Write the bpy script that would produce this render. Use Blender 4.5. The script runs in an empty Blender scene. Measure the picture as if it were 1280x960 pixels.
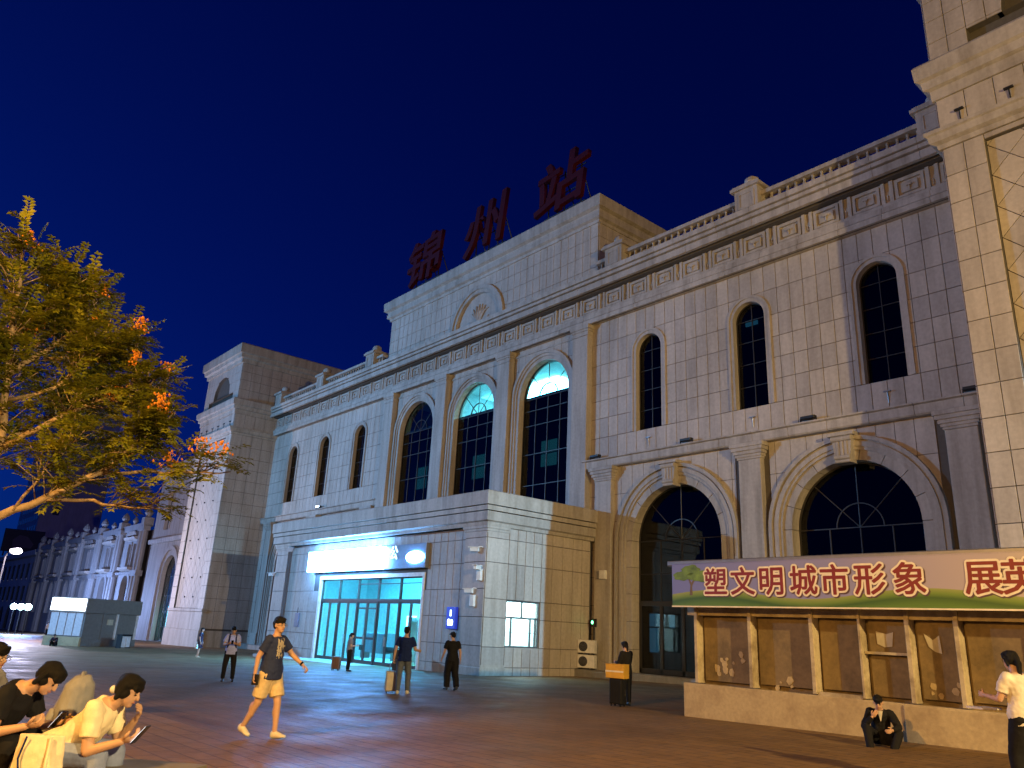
import bpy, bmesh, math, random
from mathutils import Vector, Matrix, noise
R = math.radians
random.seed(7)
sc = bpy.context.scene
col = sc.collection
# ------------------------------------------------------------------ camera
CAMZ = 1.925                      # world z = 0 is the paving at the porch corner; the plaza falls to the left
YAW, PITCH, ROLL = R(-49.8758), R(17.8243), R(2.8405)
fw = Vector((math.sin(YAW) * math.cos(PITCH), math.cos(YAW) * math.cos(PITCH), math.sin(PITCH)))
rt0 = Vector((math.cos(YAW), -math.sin(YAW), 0))
up0 = rt0.cross(fw)
rt = rt0 * math.cos(ROLL) + up0 * math.sin(ROLL)
up = up0 * math.cos(ROLL) - rt0 * math.sin(ROLL)
cam = bpy.data.objects.new('camera', bpy.data.cameras.new('camera'))
col.objects.link(cam)
cam.matrix_world = Matrix(((rt.x, up.x, -fw.x, 0), (rt.y, up.y, -fw.y, 0), (rt.z, up.z, -fw.z, CAMZ), (0, 0, 0, 1)))
cam.data.sensor_width = 36
cam.data.lens = 36 * 962 / 1280
cam.data.clip_end = 4000
sc.camera = cam
# ------------------------------------------------------------------ sky (late dusk)
world = bpy.data.worlds.new('World')
sc.world = world
world.use_nodes = True
wn = world.node_tree
wn.nodes.clear()
sky = wn.nodes.new('ShaderNodeTexSky')
sky.sky_type = 'NISHITA'
sky.sun_disc = False
sky.sun_elevation = R(7)
sky.sun_rotation = R(-110)
sky.altitude = 0
sky.ozone_density = 5
tint = wn.nodes.new('ShaderNodeMix')
tint.data_type = 'RGBA'
tint.blend_type = 'MULTIPLY'
tint.inputs[0].default_value = 1
tint.inputs[7].default_value = SKY_TINT = (0.003, 0.040, 0.325, 1)
bg = wn.nodes.new('ShaderNodeBackground')
bg.inputs[1].default_value = 0.10
wo = wn.nodes.new('ShaderNodeOutputWorld')
wn.links.new(sky.outputs[0], tint.inputs[6])
wn.links.new(tint.outputs[2], bg.inputs[0])
wn.links.new(bg.outputs[0], wo.inputs[0])
# ------------------------------------------------------------------ exposure
sc.view_settings.view_transform = 'Standard'
sc.view_settings.look = 'None'
sc.view_settings.exposure = 0
sc.view_settings.gamma = 1
sc.render.engine = 'CYCLES'
sc.cycles.use_denoising = True
sc.cycles.max_bounces = 6
sc.cycles.diffuse_bounces = 3
sc.cycles.glossy_bounces = 3
sc.cycles.transparent_max_bounces = 12
sc.cycles.sample_clamp_indirect = 4
# lamps, some added as fill: (position, colour, power); their posts are built further down
SODIUM = ((20.7, 5.4, 11.0), (1.0, 0.68, 0.26), 43000)
FILL_NEAR = ((-5.0, -9.0, 9.5), (1.0, 0.50, 0.10), 12500)  # added warm fill for the shaded stone, near paving and figures
FILL_FRONT = ((-66.5, -13.0, 17.0), (0.20, 0.52, 1.0), 66000)  # added cool fill across the whole front
WHITE = ((44.0, 23.55, 12.0), (0.28, 0.66, 1.0), 205000)
STREET = ((-84.4, 11.9, 6.6), (0.95, 0.81, 0.98), 8200)


def ground_z(x):
    return 0.015 * (x + 28.3)


# ------------------------------------------------------------------ materials
def new_mat(name):
    m = bpy.data.materials.new(name)
    m.use_nodes = True
    nt = m.node_tree
    return m, nt, nt.nodes['Principled BSDF']


def coords(nt, scale=(1, 1, 1), kind='Object'):
    tc = nt.nodes.new('ShaderNodeTexCoord')
    mp = nt.nodes.new('ShaderNodeMapping')
    mp.inputs['Scale'].default_value = scale
    nt.links.new(tc.outputs[kind], mp.inputs[0])
    return mp.outputs[0]


def noise_tex(nt, vec, scale, detail=4, rough=0.55):
    n = nt.nodes.new('ShaderNodeTexNoise')
    n.inputs['Scale'].default_value = scale
    n.inputs['Detail'].default_value = detail
    n.inputs['Roughness'].default_value = rough
    nt.links.new(vec, n.inputs['Vector'])
    return n.outputs[0]


def ramp(nt, fac, stops):
    r = nt.nodes.new('ShaderNodeValToRGB')
    e = r.color_ramp.elements
    while len(e) < len(stops):
        e.new(0.5)
    for k, (p, c) in enumerate(stops):
        e[k].position = p
        e[k].color = c if len(c) == 4 else (*c, 1)
    nt.links.new(fac, r.inputs[0])
    return r.outputs[0]


def mixc(nt, fac, a, b, mode='MIX'):
    m = nt.nodes.new('ShaderNodeMix')
    m.data_type = 'RGBA'
    m.blend_type = mode
    for sock, v in ((0, fac), (6, a), (7, b)):
        if isinstance(v, (int, float)):
            m.inputs[sock].default_value = v
        elif isinstance(v, tuple):
            m.inputs[sock].default_value = v if len(v) == 4 else (*v, 1)
        else:
            nt.links.new(v, m.inputs[sock])
    return m.outputs[2]


def bump(nt, bsdf, height, strength=0.3, dist=0.02):
    b = nt.nodes.new('ShaderNodeBump')
    b.inputs['Strength'].default_value = strength
    b.inputs['Distance'].default_value = dist
    nt.links.new(height, b.inputs['Height'])
    nt.links.new(b.outputs[0], bsdf.inputs['Normal'])


def simple(name, c, rough=0.6, metal=0.0, vary=0.12, nscale=6, bumpy=0.0, rand=0.0, spec=0.5):
    m, nt, b = new_mat(name)
    v = coords(nt, kind='Object')
    n = noise_tex(nt, v, nscale)
    d = tuple(x * (1 - vary) for x in c)
    l = tuple(min(1, x * (1 + vary)) for x in c)
    cc = ramp(nt, n, ((0.3, d), (0.7, l)))
    if rand:
        oi = nt.nodes.new('ShaderNodeObjectInfo')
        lo, hi = 1 - rand, 1 + rand
        rc = ramp(nt, oi.outputs['Random'], ((0, (lo, lo, lo)), (1, (hi, hi * 0.99, hi * 0.97))))
        cc = mixc(nt, 1.0, cc, rc, 'MULTIPLY')
    nt.links.new(cc, b.inputs['Base Color'])
    b.inputs['Roughness'].default_value = rough
    b.inputs['Metallic'].default_value = metal
    b.inputs['Specular IOR Level'].default_value = spec
    if bumpy:
        bump(nt, b, noise_tex(nt, v, nscale * 5, 3), bumpy, 0.01)
    return m


def stone(name, c, rand=0.07, stain=0.35):
    """honed stone cladding: mottled, with rain streaks and grime"""
    m, nt, b = new_mat(name)
    geo = nt.nodes.new('ShaderNodeNewGeometry')
    mp = nt.nodes.new('ShaderNodeMapping')
    nt.links.new(geo.outputs['Position'], mp.inputs[0])
    fine = noise_tex(nt, mp.outputs[0], 7, 5)
    base = ramp(nt, fine, ((0.3, tuple(x * 0.88 for x in c)), (0.72, tuple(x * 1.08 for x in c))))
    st = nt.nodes.new('ShaderNodeMapping')
    st.inputs['Scale'].default_value = (1.6, 1.6, 0.16)
    nt.links.new(geo.outputs['Position'], st.inputs[0])
    streak = noise_tex(nt, st.outputs[0], 1.3, 5, 0.6)
    big = noise_tex(nt, mp.outputs[0], 0.22, 3)
    k = ramp(nt, streak, ((0.42, (1, 1, 1)), (0.75, (1 - stain, 1 - stain * 1.05, 1 - stain * 1.15))))
    k2 = ramp(nt, big, ((0.35, (0.9, 0.89, 0.87)), (0.65, (1.06, 1.06, 1.06))))
    cc = mixc(nt, 1.0, mixc(nt, 1.0, base, k, 'MULTIPLY'), k2, 'MULTIPLY')
    oi = nt.nodes.new('ShaderNodeObjectInfo')
    rc = ramp(nt, oi.outputs['Random'], ((0, (1 - rand, 1 - rand, 1 - rand * 0.8)), (1, (1 + rand, 1 + rand * 0.9, 1 + rand * 0.8))))
    cc = mixc(nt, 1.0, cc, rc, 'MULTIPLY')
    nt.links.new(cc, b.inputs['Base Color'])
    b.inputs['Roughness'].default_value = 0.62
    bump(nt, b, noise_tex(nt, mp.outputs[0], 30, 3), 0.12, 0.01)
    return m


def emit(name, c, s, base=(0.8, 0.8, 0.8)):
    m, nt, b = new_mat(name)
    b.inputs['Base Color'].default_value = (*base, 1)
    b.inputs['Emission Color'].default_value = (*c, 1)
    b.inputs['Emission Strength'].default_value = s
    return m


def glass(name, tintc, gloss=0.08, rough=0.02):
    m, nt, b = new_mat(name)
    nt.nodes.remove(b)
    t = nt.nodes.new('ShaderNodeBsdfTransparent')
    t.inputs[0].default_value = (*tintc, 1)
    g = nt.nodes.new('ShaderNodeBsdfGlossy')
    g.inputs['Roughness'].default_value = rough
    lw = nt.nodes.new('ShaderNodeFresnel')
    geo = nt.nodes.new('ShaderNodeNewGeometry')
    mr = nt.nodes.new('ShaderNodeMapRange')          # same reflectance from both sides of the thin pane
    mr.inputs[3].default_value = 1.5
    mr.inputs[4].default_value = 1 / 1.5
    nt.links.new(geo.outputs['Backfacing'], mr.inputs[0])
    nt.links.new(mr.outputs[0], lw.inputs[0])
    mx = nt.nodes.new('ShaderNodeMixShader')
    nt.links.new(lw.outputs[0], mx.inputs[0])
    nt.links.new(t.outputs[0], mx.inputs[1])
    nt.links.new(g.outputs[0], mx.inputs[2])
    nt.links.new(mx.outputs[0], nt.nodes['Material Output'].inputs[0])
    return m


M = {}
M['tile'] = stone('stone_tile', (0.47, 0.43, 0.385), 0.12, 0.30)
M['trim'] = stone('stone_trim', (0.45, 0.415, 0.37), 0.05, 0.42)
M['joint'] = simple('joint_mortar', (0.10, 0.09, 0.08), 0.9)
M['roof'] = simple('roof_felt', (0.08, 0.08, 0.085), 0.9)
M['frame'] = simple('dark_window_frame', (0.035, 0.033, 0.032), 0.45, 0.2)
M['bar'] = simple('dark_glazing_bar', (0.032, 0.03, 0.028), 0.5, 0.2)
M['glass_dark'] = glass('dark_tinted_glass', (0.20, 0.24, 0.26))
M['glass_fan'] = glass('fanlight_glass', (0.62, 0.80, 0.84))
M['glass_clear'] = glass('clear_glass', (0.85, 0.92, 0.93))
M['interior_dark'] = simple('dark_interior', (0.035, 0.03, 0.028), 0.9)  # shade of unlit rooms put into the near-black colour
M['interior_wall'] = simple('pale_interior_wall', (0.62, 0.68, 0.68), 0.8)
M['lamp_cyan'] = emit('cool_ceiling_lamp', (0.28, 0.88, 1.0), 34)
M['metal_dark'] = simple('dark_metal', (0.04, 0.04, 0.042), 0.5, 0.6)
M['metal_grey'] = simple('grey_metal', (0.30, 0.30, 0.31), 0.45, 0.7)
M['white_paint'] = simple('white_paint', (0.70, 0.69, 0.66), 0.5)
M['red_letter'] = simple('dull_red_acrylic', (0.05, 0.003, 0.005), 0.45)


# ------------------------------------------------------------------ mesh builder
class MB:
    def __init__(s):
        s.v, s.f = [], []

    def add(s, vs, fs):
        o = len(s.v)
        s.v += [tuple(v) for v in vs]
        s.f += [tuple(i + o for i in f) for f in fs]
        return s

    def box(s, x0, x1, y0, y1, z0, z1):
        return s.add([(x0, y0, z0), (x1, y0, z0), (x1, y1, z0), (x0, y1, z0), (x0, y0, z1), (x1, y0, z1), (x1, y1, z1), (x0, y1, z1)],
                     [(3, 2, 1, 0), (4, 5, 6, 7), (0, 1, 5, 4), (1, 2, 6, 5), (2, 3, 7, 6), (3, 0, 4, 7)])

    def bbox(s, x0, x1, y0, y1, z0, z1, c=0.01):
        """box with chamfered front (-y) edges"""
        return s.add([(x0 + c, y0, z0 + c), (x1 - c, y0, z0 + c), (x1 - c, y0, z1 - c), (x0 + c, y0, z1 - c),
                      (x0, y0 + c, z0), (x1, y0 + c, z0), (x1, y0 + c, z1), (x0, y0 + c, z1),
                      (x0, y1, z0), (x1, y1, z0), (x1, y1, z1), (x0, y1, z1)],
                     [(0, 1, 2, 3), (4, 5, 1, 0), (5, 6, 2, 1), (6, 7, 3, 2), (7, 4, 0, 3),
                      (8, 9, 5, 4), (9, 10, 6, 5), (10, 11, 7, 6), (11, 8, 4, 7), (11, 10, 9, 8)])

    def prism(s, poly, y0, y1):
        """(x,z) polygon, counter-clockwise seen from -y, extruded in y"""
        n = len(poly)
        vs = [(x, y0, z) for x, z in poly] + [(x, y1, z) for x, z in poly]
        fs = [tuple(range(n)), tuple(range(2 * n - 1, n - 1, -1))]
        fs += [((i + 1) % n, i, n + i, n + (i + 1) % n) for i in range(n)]
        return s.add(vs, fs)

    def tube(s, pts, rad, n=8, cap=True):
        pts = [Vector(p) for p in pts]
        rad = rad if isinstance(rad, (list, tuple)) else [rad] * len(pts)
        vs, fs = [], []
        t0 = (pts[1] - pts[0]).normalized()
        a = t0.orthogonal().normalized()
        for i, p in enumerate(pts):
            t = (pts[min(i + 1, len(pts) - 1)] - pts[max(i - 1, 0)]).normalized()
            a = (a - t * a.dot(t))
            a = a.normalized() if a.length > 1e-6 else t.orthogonal().normalized()
            b = t.cross(a)
            for k in range(n):
                w = 2 * math.pi * k / n
                vs.append(p + (a * math.cos(w) + b * math.sin(w)) * rad[i])
        for i in range(len(pts) - 1):
            for k in range(n):
                fs.append((i * n + k, i * n + (k + 1) % n, (i + 1) * n + (k + 1) % n, (i + 1) * n + k))
        if cap:
            fs.append(tuple(range(n - 1, -1, -1)))
            fs.append(tuple((len(pts) - 1) * n + k for k in range(n)))
        return s.add(vs, fs)

    def lathe(s, prof, cx=0, cy=0, n=16):
        vs, fs = [], []
        for r_, z in prof:
            for k in range(n):
                w = 2 * math.pi * k / n
                vs.append((cx + r_ * math.cos(w), cy + r_ * math.sin(w), z))
        for i in range(len(prof) - 1):
            for k in range(n):
                fs.append((i * n + k, i * n + (k + 1) % n, (i + 1) * n + (k + 1) % n, (i + 1) * n + k))
        fs.append(tuple(range(n - 1, -1, -1)))
        fs.append(tuple((len(prof) - 1) * n + k for k in range(n)))
        return s.add(vs, fs)

    def ellipsoid(s, c, rx, ry, rz, n=14, m=9):
        c = Vector(c)
        vs = [c + Vector((0, 0, -rz))]
        for j in range(1, m):
            a = -math.pi / 2 + math.pi * j / m
            for k in range(n):
                w = 2 * math.pi * k / n
                vs.append(c + Vector((rx * math.cos(a) * math.cos(w), ry * math.cos(a) * math.sin(w), rz * math.sin(a))))
        vs.append(c + Vector((0, 0, rz)))
        fs = [(0, 1 + (k + 1) % n, 1 + k) for k in range(n)]
        for j in range(m - 2):
            for k in range(n):
                fs.append((1 + j * n + k, 1 + j * n + (k + 1) % n, 1 + (j + 1) * n + (k + 1) % n, 1 + (j + 1) * n + k))
        t = len(vs) - 1
        fs += [(t, 1 + (m - 2) * n + k, 1 + (m - 2) * n + (k + 1) % n) for k in range(n)]
        return s.add(vs, fs)

    def profile_x(s, x0, x1, prof):
        """(y,z) profile, bottom to top, swept along x; closed at the back"""
        n = len(prof)
        vs = [(x0, y, z) for y, z in prof] + [(x1, y, z) for y, z in prof]
        fs = [(i, n + i, n + (i + 1) % n, (i + 1) % n) for i in range(n)]
        fs += [tuple(range(n - 1, -1, -1)), tuple(range(n, 2 * n))]
        return s.add(vs, fs)

    def profile_ring(s, x0, x1, y0, y1, prof):
        """(offset,z) profile mitred round a rectangle"""
        vs, fs = [], []
        for d, z in prof:
            vs += [(x0 - d, y0 - d, z), (x1 + d, y0 - d, z), (x1 + d, y1 + d, z), (x0 - d, y1 + d, z)]
        for i in range(len(prof) - 1):
            for k in range(4):
                a, b = 4 * i + k, 4 * i + (k + 1) % 4
                fs.append((a, b, b + 4, a + 4))
        fs.append((3, 2, 1, 0))
        q = 4 * (len(prof) - 1)
        fs.append((q, q + 1, q + 2, q + 3))
        return s.add(vs, fs)

    def arch_ring(s, c, zs, zc, r0, r1, y0, y1, seg=20, a0=None, a1=None):
        """band between radii r0 and r1 round an arched opening, front at y0, back at y1"""
        def path(r_):
            p = []
            if a0 is None:
                p.append((c - r_, zs))
                p += [(c - r_ * math.cos(math.pi * k / seg), zc + r_ * math.sin(math.pi * k / seg)) for k in range(seg + 1)]
                p.append((c + r_, zs))
            else:
                p += [(c - r_ * math.cos(a0 + (a1 - a0) * k / seg), zc + r_ * math.sin(a0 + (a1 - a0) * k / seg)) for k in range(seg + 1)]
            return p
        i_, o_ = path(r0), path(r1)
        n = len(i_)
        vs = [(x, y0, z) for x, z in i_] + [(x, y0, z) for x, z in o_] + [(x, y1, z) for x, z in i_] + [(x, y1, z) for x, z in o_]
        fs = []
        for k in range(n - 1):
            fs.append((k, k + 1, n + k + 1, n + k)[::-1])
            fs.append((k, k + 1, 2 * n + k + 1, 2 * n + k))
            fs.append((n + k, n + k + 1, 3 * n + k + 1, 3 * n + k)[::-1])
            fs.append((2 * n + k, 2 * n + k + 1, 3 * n + k + 1, 3 * n + k))
        for k in (0, n - 1):
            q = (k, n + k, 3 * n + k, 2 * n + k)
            fs.append(q if k == 0 else q[::-1])
        return s.add(vs, fs)

    def mesh(s, name, smooth=False):
        me = bpy.data.meshes.new(name)
        me.from_pydata(s.v, [], s.f)
        me.validate()
        if smooth:
            me.polygons.foreach_set('use_smooth', [True] * len(me.polygons))
        return me

    def build(s, name, mat, parent=None, loc=(0, 0, 0), rotz=0, smooth=False):
        return place(name, s.mesh(name, smooth), mat, parent, loc, rotz)


def place(name, me, mat=None, parent=None, loc=(0, 0, 0), rotz=0):
    o = bpy.data.objects.new(name, me)
    col.objects.link(o)
    o.location = loc
    o.rotation_euler = (0, 0, rotz)
    if parent is not None:
        o.parent = parent
    if mat is not None and me is not None and not me.materials:
        me.materials.append(M[mat] if isinstance(mat, str) else mat)
    return o


def tag(o, label=None, cat=None, group=None, kind=None):
    for k, v in (('label', label), ('category', cat), ('group', group), ('kind', kind)):
        if v:
            o[k] = v
    return o


def thing(name, label, cat, loc=(0, 0, 0), rotz=0, group=None):
    o = bpy.data.objects.new(name, None)
    col.objects.link(o)
    o.location = loc
    o.rotation_euler = (0, 0, rotz)
    return tag(o, label, cat, group)


workshop = bpy.data.scenes.new('workshop')      # empty scene in which modifiers and lettering are evaluated


def evaluated_mesh(o):
    workshop.collection.objects.link(o)
    vl = workshop.view_layers[0]
    vl.update()
    me = bpy.data.meshes.new_from_object(o.evaluated_get(vl.depsgraph))
    workshop.collection.objects.unlink(o)
    return me


def text_mesh(body, size, extrude, offset=0.0, res=3):
    cu = bpy.data.curves.new('lettering', 'FONT')
    cu.body = body
    cu.size = size
    cu.extrude = extrude
    cu.offset = offset
    cu.resolution_u = res
    cu.align_x = 'CENTER'
    cu.align_y = 'CENTER'
    t = bpy.data.objects.new('lettering_source', cu)
    me = evaluated_mesh(t)
    bpy.data.objects.remove(t)
    # stand it up: text x -> x, text y -> z, facing -y
    for v in me.vertices:
        v.co = Vector((v.co.x, -v.co.z, v.co.y))
    return me
# ================================================================== SETTING: the plaza
def plaza_material():
    m, nt, b = new_mat('plaza_paving')
    geo = nt.nodes.new('ShaderNodeNewGeometry')
    mp = nt.nodes.new('ShaderNodeMapping')
    nt.links.new(geo.outputs['Position'], mp.inputs[0])
    br = nt.nodes.new('ShaderNodeTexBrick')
    br.inputs['Scale'].default_value = 1.0
    br.inputs['Mortar Size'].default_value = 0.012
    br.inputs['Brick Width'].default_value = 0.6
    br.inputs['Row Height'].default_value = 0.3
    br.inputs['Color1'].default_value = (0.25, 0.150, 0.064, 1)
    br.inputs['Color2'].default_value = (0.205, 0.122, 0.052, 1)
    b.inputs['Specular IOR Level'].default_value = 0.22
    br.inputs['Mortar'].default_value = (0.085, 0.058, 0.036, 1)
    nt.links.new(mp.outputs[0], br.inputs['Vector'])
    big = noise_tex(nt, mp.outputs[0], 0.35, 5, 0.6)
    fine = noise_tex(nt, mp.outputs[0], 9, 5, 0.6)
    dirt = ramp(nt, big, ((0.35, (0.72, 0.70, 0.68)), (0.68, (1.15, 1.13, 1.1))))
    spots = ramp(nt, fine, ((0.3, (0.8, 0.8, 0.8)), (0.7, (1.1, 1.1, 1.1))))
    cc = mixc(nt, 1.0, mixc(nt, 1.0, br.outputs[0], dirt, 'MULTIPLY'), spots, 'MULTIPLY')
    nt.links.new(cc, b.inputs['Base Color'])
    rr = nt.nodes.new('ShaderNodeMapRange')
    rr.inputs[1].default_value = 0.3
    rr.inputs[2].default_value = 0.7
    rr.inputs[3].default_value = 0.46
    rr.inputs[4].default_value = 0.74
    nt.links.new(noise_tex(nt, mp.outputs[0], 0.8, 4), rr.inputs[0])
    nt.links.new(rr.outputs[0], b.inputs['Roughness'])
    st = nt.nodes.new('ShaderNodeMapping')
    st.inputs['Scale'].default_value = (0.9, 3.0, 1)
    st.inputs['Rotation'].default_value = (0, 0, R(-12))
    nt.links.new(geo.outputs['Position'], st.inputs[0])
    wav = noise_tex(nt, st.outputs[0], 3.2, 4, 0.6)
    add = nt.nodes.new('ShaderNodeMath')
    add.operation = 'MULTIPLY_ADD'
    add.inputs[1].default_value = 0.25
    nt.links.new(br.outputs['Fac'], add.inputs[0])
    nt.links.new(wav, add.inputs[2])
    bump(nt, b, add.outputs[0], 0.45, 0.03)
    return m


M['plaza'] = plaza_material()
g = MB()
xs = [-1500, -600, -300, -200, -150, -100, -60, -28.3, 0, 40, 120, 400]
ys = [-400, -60, -20, 0, 20, 40, 80, 200, 1200]


def far_z(x):
    return max(ground_z(max(min(x, 60), -230)), -3.05)


for x in xs:
    for y in ys:
        g.v.append((x, y, far_z(x)))
for i in range(len(xs) - 1):
    for j in range(len(ys) - 1):
        a = i * len(ys) + j
        g.f.append((a, a + len(ys), a + len(ys) + 1, a + 1))
tag(g.build('plaza', 'plaza'), kind='structure')

# ================================================================== THE STATION
C, YF, YP, YT = -39.6, 30.14, 22.83, 25.74
station = thing('railway_station', 'long pale stone station hall with arched windows, square corner towers and lit entrance porch', 'station', (C, YF, 0))
PY = YP - YF          # porch front plane, relative to the main wall
TY = YT - YF          # tower front plane


class Op:
    def __init__(s, c, hw, zs, zc, flat=False):
        s.c, s.hw, s.zs, s.zc, s.flat = c, hw, zs, zc, flat

    def top(s, x):
        t = s.hw * s.hw - (x - s.c) ** 2
        if t < 0:
            return s.zc
        return s.zc if s.flat else s.zc + math.sqrt(t)

    def xs(s, n=14):
        if s.flat:
            return [s.c - s.hw, s.c + s.hw]
        return [s.c - s.hw * math.cos(math.pi * k / n) for k in range(n + 1)]


def wall_face(mb, x0, x1, z0, z1, ops, y=0.0):
    cuts = {x0, x1}
    for o in ops:
        cuts |= {x for x in o.xs() if x0 < x < x1}
    cuts = sorted(cuts)
    for a, b in zip(cuts, cuts[1:]):
        if b - a < 1e-5:
            continue
        mid = (a + b) / 2
        act = sorted([o for o in ops if abs(mid - o.c) < o.hw], key=lambda o: o.zs)
        lo_a = lo_b = z0
        for o in act:
            if o.zs > lo_a + 1e-4 or o.zs > lo_b + 1e-4:
                mb.add([(a, y, lo_a), (b, y, lo_b), (b, y, o.zs), (a, y, o.zs)], [(0, 1, 2, 3)])
            lo_a, lo_b = max(lo_a, o.top(a)), max(lo_b, o.top(b))
        if z1 > lo_a + 1e-4 or z1 > lo_b + 1e-4:
            mb.add([(a, y, lo_a), (b, y, lo_b), (b, y, z1), (a, y, z1)], [(0, 1, 2, 3)])


TILE_MESH = {}
tiles_left = [290]
GAP = 0.013


def tile_fill(wall, xs, zs, ops, y=0.0, th=0.035, single=True, name='tile', mat='tile'):
    """cladding slabs on a wall object (its own frame: x along, -y outwards)"""
    rest = MB()
    for i in range(len(xs) - 1):
        for j in range(len(zs) - 1):
            a, b, lo, hi = xs[i] + GAP, xs[i + 1] - GAP, zs[j] + GAP, zs[j + 1] - GAP
            hit = [o for o in ops if o.c - o.hw < b and o.c + o.hw > a and o.zs < hi - 0.01 and o.zc + (0 if o.flat else o.hw) > lo + 0.01]
            polys = []
            if not hit:
                if single and tiles_left[0] > 0:
                    tiles_left[0] -= 1
                    key = (round(b - a, 3), round(hi - lo, 3))
                    if key not in TILE_MESH:
                        w, h = (b - a) / 2, (hi - lo) / 2
                        me = MB().bbox(-w, w, -th, 0.01, -h, h, 0.008).mesh(name)
                        me.materials.append(M[mat])
                        TILE_MESH[key] = me
                    place(name, TILE_MESH[key], None, wall, ((a + b) / 2, y, (lo + hi) / 2))
                else:
                    rest.bbox(a, b, y - th, y + 0.01, lo, hi, 0.008)
                continue
            cuts = {a, b}
            for o in hit:
                for x in o.xs(24) + [o.c - o.hw + 1e-4, o.c + o.hw - 1e-4]:
                    if a < x < b:
                        cuts.add(x)
            run = []
            for x in sorted(cuts):
                low = lo
                for o in hit:
                    if abs(x - o.c) < o.hw:
                        low = max(low, o.top(x))
                if low < hi - 0.03:
                    run.append((x, low))
                else:
                    if len(run) > 1:
                        polys.append(run)
                    run = []
            if len(run) > 1:
                polys.append(run)
            for run in polys:
                if run[-1][0] - run[0][0] < 0.05:
                    continue
                poly = run + [(run[-1][0], hi), (run[0][0], hi)]
                if single and tiles_left[0] > 0:
                    tiles_left[0] -= 1
                    mb = MB().prism(poly, y - th, y + 0.01)
                    mb.build(name, mat, wall)
                else:
                    rest.prism(poly, y - th, y + 0.01)
    if rest.v:
        o = rest.build(name + '_cladding', mat, wall)
        o['kind'] = 'stuff'


def spaced(a, b, step):
    n = max(1, round((b - a) / step))
    return [a + (b - a) * k / n for k in range(n + 1)]


def pane_poly(op, a, b, lo, hi):
    """part of the cell under the arch line, as a polygon"""
    pts = sorted({a, b} | {x for x in op.xs(20) if a < x < b})
    up_ = [(x, min(hi, op.top(x))) for x in pts]
    if max(z for _, z in up_) <= lo + 0.03:
        return None
    up_ = [(x, max(z, lo + 0.001)) for x, z in up_]
    return [(a, lo), (b, lo)] + up_[::-1]


def window(parent, op, y, cols, rows, fan=False, gl='glass_dark', gl_fan='glass_fan', bar='bar', fw_=0.07, bw=0.045, name='window'):
    """glazed unit: frame mesh with its panes as sub-parts; y is the plane of the glass"""
    f = MB()
    f.arch_ring(op.c, op.zs, op.zc, op.hw - fw_, op.hw + 0.02, y - 0.06, y + 0.06, 20)
    f.box(op.c - op.hw, op.c + op.hw, y - 0.055, y + 0.055, op.zs, op.zs + fw_)
    xs_ = spaced(op.c - op.hw + fw_, op.c + op.hw - fw_, 2 * (op.hw - fw_) / cols)
    ztop = op.zc if fan else op.zc + op.hw
    rows = [op.zs + fw_] + [r_ for r_ in rows] + ([] if fan else [op.zc + op.hw])
    if fan:
        rows.append(op.zc)
    for x in xs_[1:-1]:
        f.box(x - bw / 2, x + bw / 2, y - 0.04, y + 0.04, op.zs + fw_, min(ztop, op.top(x)) - 0.01)
    for z in rows[1:]:
        if z < op.zc + op.hw * 0.96:
            hw = op.hw - 0.02 if z <= op.zc else math.sqrt(max(0.01, op.hw ** 2 - (z - op.zc) ** 2)) - 0.02
            f.box(op.c - hw, op.c + hw, y - 0.045, y + 0.045, z - bw / 2, z + bw / 2)
    if fan:
        for ang in (45, 90, 135):
            d = Vector((math.cos(R(ang)), 0, math.sin(R(ang))))
            o = Vector((op.c, y, op.zc))
            f.tube([o, o + d * (op.hw - 0.03)], bw * 0.6, 6)
        f.arch_ring(op.c, op.zc, op.zc, op.hw * 0.36, op.hw * 0.36 + bw, y - 0.04, y + 0.04, 14)
    w = f.build(name, bar, parent)
    for a, b in zip(xs_, xs_[1:]):
        for lo, hi in zip(rows, rows[1:]):
            p_ = pane_poly(op, a, b, lo, hi)
            if p_:
                MB().prism(p_, y - 0.006, y + 0.006).build('pane', gl, w)
    if fan:
        for k in range(4):
            p_ = [(op.c, op.zc)] + [(op.c + op.hw * math.cos(R(45 * k + 7.5 * q)), op.zc + op.hw * math.sin(R(45 * k + 7.5 * q))) for q in range(7)]
            MB().prism(p_, y - 0.006, y + 0.006).build('pane', gl_fan, w)
    return w


# ---- dimensions of the main front (u = x measured from the building's axis)
U_T = 31.6                                   # inner face of the towers
Z_SC0, Z_SC1 = 10.45, 10.95                  # string course
Z_FR0 = 18.99                                # underside of the architrave
ZROWS = [Z_SC1, 12.2, 13.3, 14.32, 15.33, 16.42, 17.7, Z_FR0]
NARROW = [14.96, 21.0, 27.06]
ARCH = [16.46, 25.2]
nar = {s: [Op(s * c, 0.86, 12.2, 16.58) for c in NARROW] for s in (1, -1)}
low = {s: [Op(s * c, 2.64, 0.35, 6.55) for c in ARCH] for s in (1, -1)}
big = [Op(c, 2.2, 8.4, 15.7) for c in (-6.84, 0, 6.84)]

# ---- towers (right one first: it is the nearest)
def clip_poly(poly, x0, x1, z0, z1):
    for ax, lim, sg in ((0, x0, 1), (0, x1, -1), (1, z0, 1), (1, z1, -1)):
        out = []
        for p_, q in zip(poly, poly[1:] + poly[:1]):
            pi, qi = sg * (p_[ax] - lim) >= 0, sg * (q[ax] - lim) >= 0
            if pi:
                out.append(p_)
            if pi != qi:
                t = (lim - p_[ax]) / (q[ax] - p_[ax])
                out.append((p_[0] + (q[0] - p_[0]) * t, p_[1] + (q[1] - p_[1]) * t))
        poly = out
        if len(poly) < 3:
            return None
    return poly


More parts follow.
